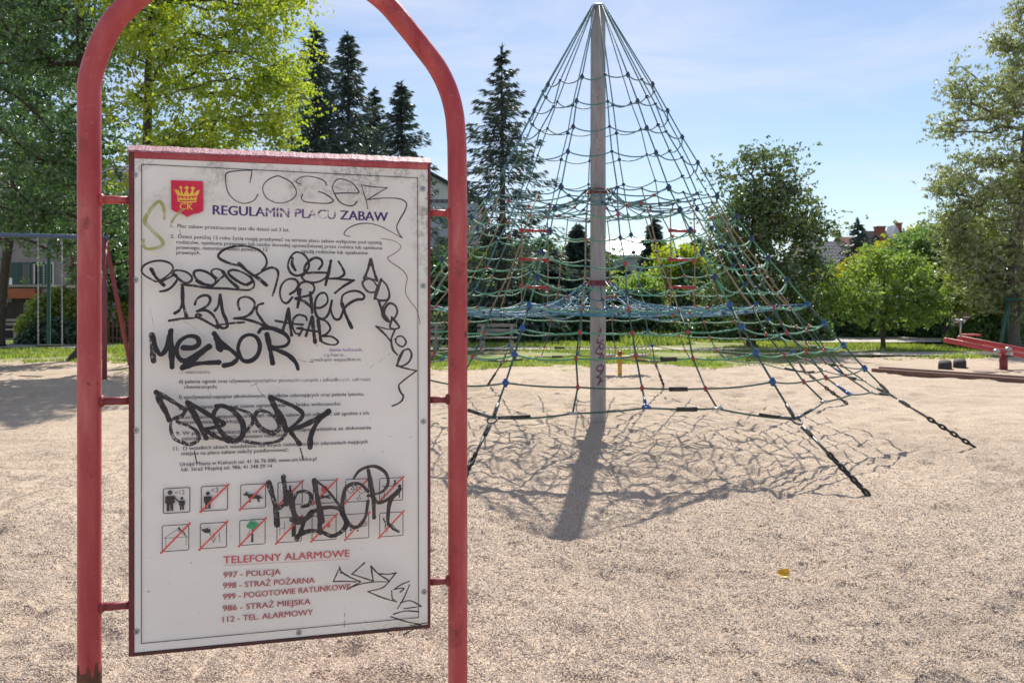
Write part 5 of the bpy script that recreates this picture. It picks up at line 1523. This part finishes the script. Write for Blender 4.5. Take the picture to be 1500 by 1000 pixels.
bush('round_bush', 'low wide clipped bush behind the raised end of the red seesaw', (17.1, 27.0, -0.05), 1.6, 0.9, 1.22, LM['mid'], 161, 13000, 0.085)
bush('round_bush', 'second clipped bush right of the dark trunk at the right edge', (19.6, 26.6, -0.05), 1.3, 1.0, 1.1, LM['mid'], 162, 10000, 0.085)
bush('golden_hedge', 'tall hedge with golden leaf tips behind the left swing', (-17.0, 28.6, -0.05), 2.3, 0.9, 2.75, LM['bright'], 163, 13000, 0.10)
bush('golden_hedge', 'yellow green hedge end seen between red tube and notice board', (-14.6, 29.2, -0.05), 1.2, 0.8, 2.2, LM['yellow'], 164, 9000, 0.13)
bush('dark_shrub', 'dark shrub in the shade below the golden hedge', (-16.8, 27.6, -0.05), 1.7, 0.6, 1.15, LM['hedge'], 165, 8000, 0.10)
bush('flowering_shrub', 'pale leaved shrub seen under the rope floor by the red tube', (-2.6, 29.0, -0.05), 1.0, 0.8, 1.55, LM['silver'], 166, 7000, 0.11)

# tall grass and lawn
def grass():
    rg = np.random.default_rng(77)
    n = 95000
    Y = 17.6 + rg.random(n) ** 1.3 * 13.5
    X = (rg.random(n) * 2 - 1) * (0.74 * Y)
    keep = Y > gravel_edge(X) + (vnoise(X, Y, 0.6, 12) - 0.58) * 2.2
    keep &= ~((Y > 24.0) & (Y < 25.2) & (X > -3) & (X < 9.5)) & ~((Y > 28.4) & (X > 11)) & ~((Y > 21.5 + 0.3 * np.sin(X * 2)) & (Y < 23.1) & (X > 9.8)) & ~((Y > 24.8) & (Y < 27.4) & (X < -14)) & (vnoise(X, Y, 1.7, 14) > 0.36)
    X, Y = X[keep], Y[keep]; n = len(X)
    h = (0.05 + 0.07 * rg.random(n)) * (0.6 + 0.9 * vnoise(X, Y, 1.2, 13))
    tall = (np.abs(X - 5.3) < 1.3) & (np.abs(Y - 26.8) < 0.9) & (rg.random(n) < 0.8)
    h = np.where(tall, h * 4.0, h)
    a = rg.random(n) * 6.283; w = 0.018 + 0.012 * rg.random(n)
    lean = h * 0.5
    z0 = -0.095 + 0.09 * vnoise(X, Y, 3.0, 9)
    V = np.empty((n, 3, 3))
    V[:, 0] = np.stack([X - w * np.cos(a), Y - w * np.sin(a), z0], 1); V[:, 1] = np.stack([X + w * np.cos(a), Y + w * np.sin(a), z0], 1)
    b_ = rg.random(n) * 6.283
    V[:, 2] = np.stack([X + lean * np.cos(b_), Y + lean * np.sin(b_), z0 + h], 1)
    m = leaf_mat('grass_blades', [(0.15, 0.23, 0.05), (0.21, 0.30, 0.065), (0.29, 0.34, 0.09), (0.38, 0.34, 0.15)], 0.45, 0.05)
    o = link('grass', raw_mesh('grass', V.reshape(-1, 3), np.arange(n * 3).reshape(n, 3), m))
    tag(o, 'short uneven sunlit grass on the lawn strip', 'grass', kind='stuff')
grass()

# ------------------------------------------------------------------ hills and houses
def hill():
    x = np.linspace(-1500, 1800, 90); V = []
    h = 55 + 38 * np.exp(-((x - 150) / 330) ** 2) + 14 * np.sin(x * 0.011) + 9 * np.sin(x * 0.031 + 1)
    for d, f in ((0, 0.0), (120, 0.55), (260, 0.9), (420, 1.0), (900, 0.5)):
        for i in range(len(x)): V.append((x[i], 1000 + d, -1 + h[i] * f + 2.2 * math.sin(i * 2.7 + d)))
    n = len(x)
    Fq = [(r * n + i, r * n + i + 1, (r + 1) * n + i + 1, (r + 1) * n + i) for r in range(4) for i in range(n - 1)]
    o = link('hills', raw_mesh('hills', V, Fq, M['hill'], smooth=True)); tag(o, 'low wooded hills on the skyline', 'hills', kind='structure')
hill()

def gable_house(name, label, cx, y0, w, d, eave, ridge, wall, roof, over=0.35, rz=0.0, ridge_axis='y', group=None):
    """origin at the middle of the front wall's foot; ridge runs away from the viewer ('y') or sideways ('x')"""
    t = thing(name, label, 'house', (cx, y0, -0.12), rz, group)
    b = MB()
    if ridge_axis == 'y':
        pts = [(-w / 2, 0, 0), (w / 2, 0, 0), (w / 2, 0, eave), (0, 0, ridge), (-w / 2, 0, eave)]
        b.prism(pts, (0, d, 0)); b.build('wall', wall, t)
        k = (ridge - eave) / (w / 2)
        b = MB(); e = w / 2 + over
        for s in (-1, 1):
            b.prism([(0, -over, ridge + 0.04), (s * e, -over, eave - k * over + 0.04), (s * e, -over, eave - k * over + 0.20), (0, -over, ridge + 0.20)], (0, d + 2 * over, 0))
        r = b.build('roof', roof, t)
    else:
        pts = [(-w / 2, 0, 0), (-w / 2, d, 0), (-w / 2, d, eave), (-w / 2, d / 2, ridge), (-w / 2, 0, eave)]
        b.prism(pts, (w, 0, 0)); b.build('wall', wall, t)
        k = (ridge - eave) / (d / 2)
        b = MB()
        for s in (-1, 1):
            b.prism([(-w / 2 - over, d / 2, ridge + 0.04), (-w / 2 - over, d / 2 + s * (d / 2 + over), eave - k * over + 0.04), (-w / 2 - over, d / 2 + s * (d / 2 + over), eave - k * over + 0.20), (-w / 2 - over, d / 2, ridge + 0.20)], (w + 2 * over, 0, 0))
        r = b.build('roof', roof, t)
    return t, r
def window(t, x, z, w, h, y=0.0, shutter=False):
    b = MB()
    for (a, c, e, g_) in ((x - w / 2, x + w / 2, z + h - .08, z + h), (x - w / 2, x + w / 2, z, z + .08), (x - w / 2, x - w / 2 + .08, z + .08, z + h - .08), (x + w / 2 - .08, x + w / 2, z + .08, z + h - .08), (x - .035, x + .035, z + .08, z + h - .08)):
        b.box(a, c, y - .06, y - .003, e, g_)
    f = b.build('window', M['wood_white'] if not shutter else M['shutter'], t)
    b = MB(); b.box(x - w / 2 + .081, x + w / 2 - .081, y - .03, y - .004, z + .081, z + h - .081); b.build('pane', M['glass'], f)
    b = MB(); b.box(x - w / 2 - .08, x + w / 2 + .08, y - .16, y - .003, z - .07, z - .002); b.build('sill', M['plaster_white'], f)
    if shutter:
        for s in (-1, 1):
            b = MB()
            x0 = x + s * (w / 2 + 0.32)
            b.box(x0 - .3, x0 + .3, y - .05, y - .003, z, z + h)
            for q in range(9): b.box(x0 - .26, x0 + .26, y - .065, y - .05, z + .06 + q * h / 9.4, z + .06 + q * h / 9.4 + .06)
            b.build('shutter', M['shutter'], f)

Zh = 45.0
er = at(690, 287, Zh); rp = at(585, 237, Zh)
wh = 2 * (at(700, 290, Zh).x - at(590, 290, Zh).x)
h1, r1 = gable_house('gabled_house', 'pale house gable with a dark verge behind the red tube and the net', at(590, 290, Zh).x, Zh, wh, 9.0, er.z - 0.2, rp.z + 0.25, M['plaster'], M['roof_dark'])
b = MB(); b.box(-wh / 2, wh / 2, -0.06, -0.003, er.z - 0.28, er.z - 0.10); b.build('string_course', M['roof_grey'], h1)
b = MB(); b.prism([(-wh / 2 + .2, -0.05, er.z - 0.09), (wh / 2 - .2, -0.05, er.z - 0.09), (0, -0.05, rp.z - 0.1)], (0, 0.046, 0)); b.build('gable_field', M['plaster_white'], h1)
for x in (-2.6, 0.4, 2.6):
    window(h1, x, 4.1, 1.2, 1.5); window(h1, x, 1.1, 1.2, 1.5)

h2, r2 = gable_house('shuttered_house', 'grey pink house with green shutters behind the trees at far left', -26.0, 40.5, 16.0, 9.0, 6.9, 9.6, M['plaster_pink'], M['roof_grey'], ridge_axis='x')
for px, py in ((45, 400), (65, 400), (120, 400), (5, 330), (90, 330)):
    c = at(px, py, 40.5); window(h2, c.x + 26.0, c.z - .55, 1.1, 1.25, 0, py == 400 and px < 60 or py == 330)
b = MB(); c = at(105, 400, 40.4); b.tube([(c.x + 26, -0.09, 0), (c.x + 26, -0.09, 6.7)], 0.07, 8); b.build('downpipe', M['brick'], h2)

ks = thing('kiosk', 'small dark kiosk with an orange fascia board at far left', 'kiosk', (at(30, 450, 33).x, 33.0, -0.1))
k = 33 / F
b = MB(); b.box(-2.2, 1.35, 0.0, 2.4, 0, 1.95); b.build('wall', M['dark_void'], ks)
b = MB(); b.box(-0.2, 0.95, -0.5, 0.0 - .003, 1.80, 2.22); b.build('fascia', M['orange'], ks)
b = MB(); b.box(-2.4, 1.6, -0.45, 2.6, 2.29, 2.40); b.build('roof', M['concrete'], ks)
b = MB(); b.box(-1.05, -0.37, -0.3, -0.003, 1.62, 2.70); b.build('grey_panel', M['plaster'], ks)
b = MB(); b.box(0.15, 1.3, -0.04, -0.003, 0.75, 1.6); b.build('hatch', M['glass'], ks)
b = MB(); b.box(-0.1, 1.35, -0.35, -0.004, 0.38, 0.50); b.build('counter', M['wood_white'], ks)
b = MB(); b.lathe((at(45, 487, 32.2).x, 32.2, -0.02), [(0.0, 0), (0.11, 0), (0.14, 0.22), (0.15, 0.24), (0.13, 0.24), (0.10, 0.03), (0, 0.03)], 14)
b2 = b.build('bucket', M['wood_white']); b2.location.z = 0.36; tag(b2, 'small white tub standing on the kiosk step', 'tub')
b = MB(); b.box(at(32, 487, 32.2).x, at(70, 487, 32.2).x, 31.9, 32.6, -0.1, 0.338); o = b.build('stone_step', M['plaster_white'], None, 0.02); tag(o, 'pale low step slab in front of the dark kiosk', 'step')

Zs = 50.0
h3, r3 = gable_house('low_shed', 'low shed with a bright pale roof seen through the net right of the mast', at(912, 380, Zs).x, Zs, 3.4, 5.0, at(912, 372, Zs).z, at(912, 346, Zs).z, M['plaster'], M['roof_white'], ridge_axis='x', rz=R(-22))
Zr = 58.0
h4, r4 = gable_house('tiled_house', 'house with a grey tiled roof and white gable beside the walnut tree', at(1235, 380, Zr).x, Zr, 3.4, 6.0, at(1230, 392, Zr).z, at(1240, 350, Zr).z, M['plaster_white'], M['roof_grey'], ridge_axis='x', rz=R(12))
window(h4, 0.3, 2.0, 1.0, 1.2)
Zr = 68.0
h5, r5 = gable_house('chimney_house', 'dark roofed house with brick chimneys above the yellowing tree', at(1322, 380, Zr).x, Zr, 3.9, 6.0, at(1322, 372, Zr).z, at(1322, 335, Zr).z, M['plaster'], M['roof_dark'], ridge_axis='x')
b = MB(); zz = at(1322, 350, Zr).z; b.prism([(-.55, 1.4, zz - .6), (1.25, 1.4, zz - .6), (0.1, 1.4, at(1317, 325, Zr).z)], (0, 1.5, 0)); b.build('dormer', M['plaster'], r5)
for px, y0, t_, w in ((1304, 1.6, 333, 0.72), (1343, 3.0, 328, 0.42)):
    x = at(px, 350, Zr).x - at(1322, 350, Zr).x; zt = at(px, t_, Zr + y0).z + .12; zb = at(px, 366, Zr).z
    b = MB(); b.box(x - w / 2, x + w / 2, y0, y0 + w, zb, zt); b.box(x - w / 2 - .06, x + w / 2 + .06, y0 - .06, y0 + w + .06, zt, zt + .12); b.build('chimney', M['brick'], r5)
h6, r6 = gable_house('red_roof_house', 'house with brown red roof just left of the chimney house', at(1296, 380, 72).x, 72, 5.0, 8.0, at(1296, 366, 72).z, at(1296, 343, 72).z, M['plaster_white'], M['roof_red'], ridge_axis='x')
window(h5, 0, 4.2, 1.0, 1.2); window(h6, 0, 3.0, 1.0, 1.2)

# fences
def picket(name, label, x0, x1, y, h, n, m):
    t = thing(name, label, 'fence', ((x0 + x1) / 2, y, -0.1)); w = x1 - x0
    b = MB()
    for i in range(n):
        x = -w / 2 + w * (i + .5) / n; b.box(x - .035, x + .035, -.012, .012, 0.05, h)
    b.build('pickets', m, t)
    b = MB()
    for z in (0.25, h - .25): b.box(-w / 2, w / 2, .0125, .05, z, z + .07)
    b.build('rail', m, t)
    for x in (-w / 2, w / 2):
        b = MB(); b.box(x - .05, x + .05, -.05, .05, -0.1, h + .08); b.build('post', m, t)
picket('picket_fence', 'dark picket fence seen between red tube and notice board', -16.6, -12.6, 28.2, 0.95, 26, M['wood_dark'])
bf = thing('brown_fence', 'brown board fence in shade behind the paved way', 'fence', (23.2, 37.5, -0.1))
for i in range(7):
    b = MB(); b.box(-3.5 + i * 1.1, -3.34 + i * 1.1, -.08, .08, 0, 1.75); b.build('post', M['concrete'], bf)
    if i < 6:
        b = MB()
        for q in range(6): b.box(-3.335 + i * 1.1, -2.405 + i * 1.1, -.02, .02, .15 + q * .25, .38 + q * .25)
        b.build('board_panel', M['wood_dark'], bf)

# ------------------------------------------------------------------ play equipment and furniture
# swing frame at the left
SZ = 16.6
sl = at(-30, 342, SZ); sr = at(154, 348, SZ)
sw = thing('swing_frame', 'swing frame with faded blue top bar and red legs at left', 'swing', (sr.x, SZ, 0))
def rel(p): return (p[0] - sr.x, p[1] - SZ, p[2])
b = MB(); b.tube([rel((sl.x - 0.6, SZ + 0.1, sl.z)), rel((sr.x + 0.05, SZ, sr.z))], 0.05, 12); b.build('top_bar', M['play_blue'], sw)
for tgt in (on_ground(153, 552), on_ground(192, 533), ):
    b = MB(); b.tube([rel((sr.x, SZ, sr.z - .01)), rel((tgt.x, tgt.y, -.15))], 0.048, 12); b.build('leg', M['shaded_red'], sw)
for dy in (-0.9, 0.9):
    b = MB(); b.tube([rel((sl.x - 0.5, SZ + 0.1, sl.z - .01)), rel((sl.x - .6, SZ + dy + .1, -.15))], 0.048, 12); b.build('leg', M['shaded_red'], sw)
for px in (55.5, 90.5):
    b = MB(); p = at(px, 348, SZ); q = at(px + 0.5, 505, SZ); link_chain(b, np.array(rel(p)), np.array(rel(q)), 0, 0.07, 0.014, 0.006); b.build('chain', M['steel'], sw)
c = at(73, 506, SZ); b = MB(); b.box(-.27, .27, -.09, .09, -.02, .02); o = b.build('seat', M['rubber'], sw, 0.008); o.location = rel(c)
gpst = thing('green_pole', 'plain dark green steel pole standing in the grass behind the swing', 'pole', gp(71.5, 25.6))
b = MB(); hh = at(71, 350, 25.6).z; b.lathe((0, 0, 0), [(0.0, -.1), (0.085, -.1), (0.085, 0.12), (0.062, 0.14), (0.058, hh - .03), (0.045, hh), (0, hh)], 14); b.build('shaft', M['play_green'], gpst)
b = MB(); b.lathe((0, 0, hh - .01), [(0.075, -.03), (0.075, .02), (0, .05)], 14); b.build('cap', M['steel'], gpst)

def bench(label, cx, y, w, rz=0.0, cat='bench'):
    t = thing('park_bench', label, cat, (cx, y, 0), rz, 'slatted park benches')
    b = MB()
    for q in range(3): b.box(-w / 2, w / 2, -.22 + q * .15, -.10 + q * .15, .42, .46)
    b.build('seat', M['bench_wood'], t, .006)
    b = MB()
    for q in range(2): b.box(-w / 2, w / 2, .24 + q * .03, .28 + q * .03, .60 + q * .16, .70 + q * .16)
    b.build('backrest', M['bench_wood'], t, .006)
    for s in (-1, 1):
        b = MB(); x = s * w * .36
        b.box(x - .06, x + .06, -.20, -.08, -.05, .418); b.box(x - .06, x + .06, .12, .235, -.05, .418); b.box(x - .05, x + .05, .20, .238, .35, .84); b.box(x - .05, x + .05, -.20, .236, .36, .417)
        b.build('leg', M['concrete'], t)
    return t
p = on_ground(728, 515); bench('pale slatted bench on the lawn behind the left net edge', p.x, p.y, 1.25)
p = on_ground(617, 514); bench('pale slatted bench half hidden behind the notice board', p.x, p.y, 1.25)
p = at(12, 500, 30); bench('pale slatted bench in the shade before the kiosk', p.x, 30.0, 1.1)

# lantern on a post
lt = thing('street_lamp', 'park lamp with pale glass lantern seen through the net', 'lamp', gp(796, 29.0))
zt = at(796, 366, 29).z
b = MB(); b.lathe((0, 0, 0), [(0.09, -.1), (0.09, .35), (0.045, .4), (0.038, zt - .42), (.05, zt - .40), (0, zt - .40)], 12); b.build('post', M['play_green'], lt)
b = MB(); b.lathe((0, 0, zt - .40), [(0.06, 0), (0.10, .05), (0.17, .30), (0.0, .301)], 16); b.build('lantern', M['wood_white'], lt)
b = MB(); b.lathe((0, 0, zt - .098), [(0.0, 0), (0.23, 0), (0.20, .05), (0.06, .12), (0, .13)], 16); b.build('lamp_cap', M['steel'], lt)

# yellow seesaw
yz = EYE * F / (548 - HZ)
ye = thing('yellow_seesaw', 'small yellow seesaw with grey wire handles behind the mast', 'seesaw', gp(908, yz))
kz = yz / F
b = MB(); b.tube([(0, 0, -.1), (0, 0, (548 - 517) * kz)], 0.046, 14); b.build('post', M['yellow'], ye)
b = MB(); b.box(-36 * kz, 42 * kz, -.05, .05, 24.5 * kz, 29.5 * kz); b.build('beam', M['yellow'], ye, .012)
b = MB(); b.lathe((0, 0, 31 * kz), [(.052, 0), (.052, .06), (.02, .08), (0, .08)], 14); b.build('pivot_cap', M['ball_red'], ye)
for x0 in (-20 * kz, 28 * kz):
    b = MB(); b.box(x0 - .19, x0 + .19, -.16, .16, 29.6 * kz, 31.2 * kz); b.build('seat', M['concrete'], ye, .01)
    for q in (-.17, 0, .17):
        b = MB(); z0 = 31 * kz
        b.tube(catmull([(x0 + q - .05, -.12, z0), (x0 + q - .05, -.12, z0 + .12), (x0 + q, -.12, z0 + .17), (x0 + q + .05, -.12, z0 + .12), (x0 + q + .05, -.12, z0)], 4), .013, 6); b.build('handle', M['steel'], ye)

# red seesaw
rz_ = 17.4
rs = thing('red_seesaw', 'long red double tube seesaw with its left end raised', 'seesaw', gp(1470, rz_))
def rr_(px, py, Z): p = at(px, py, Z); g0 = gp(1470, rz_); return (p.x - g0[0], p.y - g0[1], p.z + .03)
b = MB(); b.tube([(0, 0, -.15), (0, 0, at(1470, 513, rz_).z)], .085, 16); b.build('post', M['darkred'], rs)
for (x0, y0, x1, y1, Zb) in ((1386, 498, 1560, 533, 17.3), (1406, 495, 1560, 524, 17.75)):
    b = MB(); b.tube([rr_(x0, y0, Zb), rr_(x1, y1, Zb)], .058, 12); b.ball(rr_(x0, y0, Zb), .06, 0, 12, 8); b.build('beam', M['play_red'], rs)
b = MB(); b.tube([(0, -.28, at(1470, 515, rz_).z), (0, .6, at(1470, 515, rz_).z)], .045, 10); b.build('axle', M['steel'], rs)
for Zb, px, py in ((17.1, 1477, 511), (17.1, 1460, 514)):
    b = MB(); b.ball(rr_(px, py, Zb), .062, 0, 12, 8, (1.3, 1, .8)); b.build('bearing', M['steel'], rs)
b = MB(); a0 = rr_(1407, 494, 17.5); b.tube([a0, (a0[0], a0[1], a0[2] + .42)], .02, 8); b.tube([(a0[0], a0[1] - .18, a0[2] + .40), (a0[0], a0[1] + .18, a0[2] + .40)], .02, 8); b.build('handle', M['steel'], rs)
b = MB(); b.box(a0[0] + .05, a0[0] + .4, a0[1] - .14, a0[1] + .14, a0[2] + .04, a0[2] + .08); b.build('seat', M['play_red'], rs, .01)

# half buried tyres
def tyre(label, px, py):
    p = on_ground(px, py)
    t = thing('buried_tyre', label, 'tyre', (p.x, p.y + .1, 0), R(-33), 'half buried tyres under the seesaw')
    prof = [(-.125, .12), (-.135, .17), (-.115, .21), (-.07, .228), (0, .232), (.07, .228), (.115, .21), (.135, .17), (.125, .12)]
    V, Fc = [], []
    n = 22
    for k in range(n + 1):
        a = math.pi * (-0.06 + 1.12 * k / n)
        for x, r in prof:
            rr2 = r - (0.012 if (k % 2 and r > .2) else 0)
            V.append((x, rr2 * math.cos(a), rr2 * math.sin(a) * .92 - .02))
    m = len(prof)
    for k in range(n):
        for j in range(m - 1): Fc.append((k * m + j, k * m + j + 1, (k + 1) * m + j + 1, (k + 1) * m + j))
    b = MB(); b.add(V, Fc, 0, True); b.build('tread', M['rubber'], t)
    b = MB()
    for s in (-1, 1):
        b.prism([(s * .10, .19 * math.cos(math.pi * k / 10), .19 * .92 * math.sin(math.pi * k / 10) - .02) for k in range(11)], (s * .012, 0, 0))
    b.build('sidewall', M['rubber'], t)
tyre('left of two half buried black tyres beside the timber edging', 1388, 539)
tyre('right of two half buried black tyres beside the timber edging', 1409.5, 537)

# timber edging
g1, g2 = on_ground(1278, 543), on_ground(1560, 563)
def timber(label, dy, z0, h):
    d = Vector((g2.x - g1.x, g2.y - g1.y, 0)); L = d.length; a = math.atan2(d.y, d.x)
    b = MB(); b.box(0, L, -.06, .06, 0, h)
    o = b.build('timber_edging', M['wood_dark'], None, .012); o.location = (g1.x - dy * math.sin(a), g1.y + dy * math.cos(a), z0); o.rotation_euler[2] = a
    tag(o, label, 'timber', 'timbers edging the gravel')
timber('nearer long brown timber edging the gravel on the right', 0, -.06, .12)
timber('farther long brown timber edging the gravel on the right', .34, -.05, .13)

# green swing A-frame at the right
ga = thing('green_swing_frame', 'dark green steel A shaped swing leg behind the red seesaw', 'swing', gp(1470, 24.0))
g0 = gp(1470, 24.0)
def gr(p): return (p[0] - g0[0], p[1] - g0[1], p[2])
apx = at(1477, 437, 24)
for px, py, Z in ((1462, 507, 23.4), (1473, 510, 24.6)):
    f = ((px - 750) / F * Z, Z, -.1); b = MB(); b.tube([gr(apx), gr(f)], .05, 10); b.build('leg', M['play_green'], ga)
b = MB(); b.tube([gr((apx.x - .1, 24, apx.z)), gr((apx.x + 3.2, 24.3, apx.z))], .05, 10); b.build('top_bar', M['play_green'], ga)
for px, py, Z in ((1530, 507, 23.8), (1552, 510, 25.0)):
    b = MB(); b.tube([gr((apx.x + 3.1, 24.3, apx.z)), gr(((px - 750) / F * Z + .8, Z, -.1))], .05, 10); b.build('leg', M['play_green'], ga)

# the yellow leaf on the gravel
p = on_ground(1147, 836)
b = MB()
V, Fc = [], []
n = 10
for i in range(n + 1):
    t = i / n
    w = .029 * math.sin(math.pi * min(1, t * .93 + .04)) ** .7
    x = -.036 + .072 * t; z = .005 + .020 * (2 * t - 1) ** 2
    V += [(x, -w, z + .011), (x, -w * .45, z + .002), (x, 0, z), (x, w * .45, z + .002), (x, w, z + .014)]
for i in range(n):
    for j in range(4): Fc.append((i * 5 + j, i * 5 + j + 1, (i + 1) * 5 + j + 1, (i + 1) * 5 + j))
b.add(V, Fc, 0, True); b.tube([(.036, 0, .025), (.050, .004, .029)], .0012, 5)
o = b.build('fallen_leaf', M['leaf_yellow']); o.location = (p.x, p.y, -0.008 + float(gravel_height(np.array([p.x]), np.array([p.y]))[0])); o.rotation_euler = (R(26), R(-8), R(12))
tag(o, 'single curled yellow leaf lying on the open gravel', 'leaf')
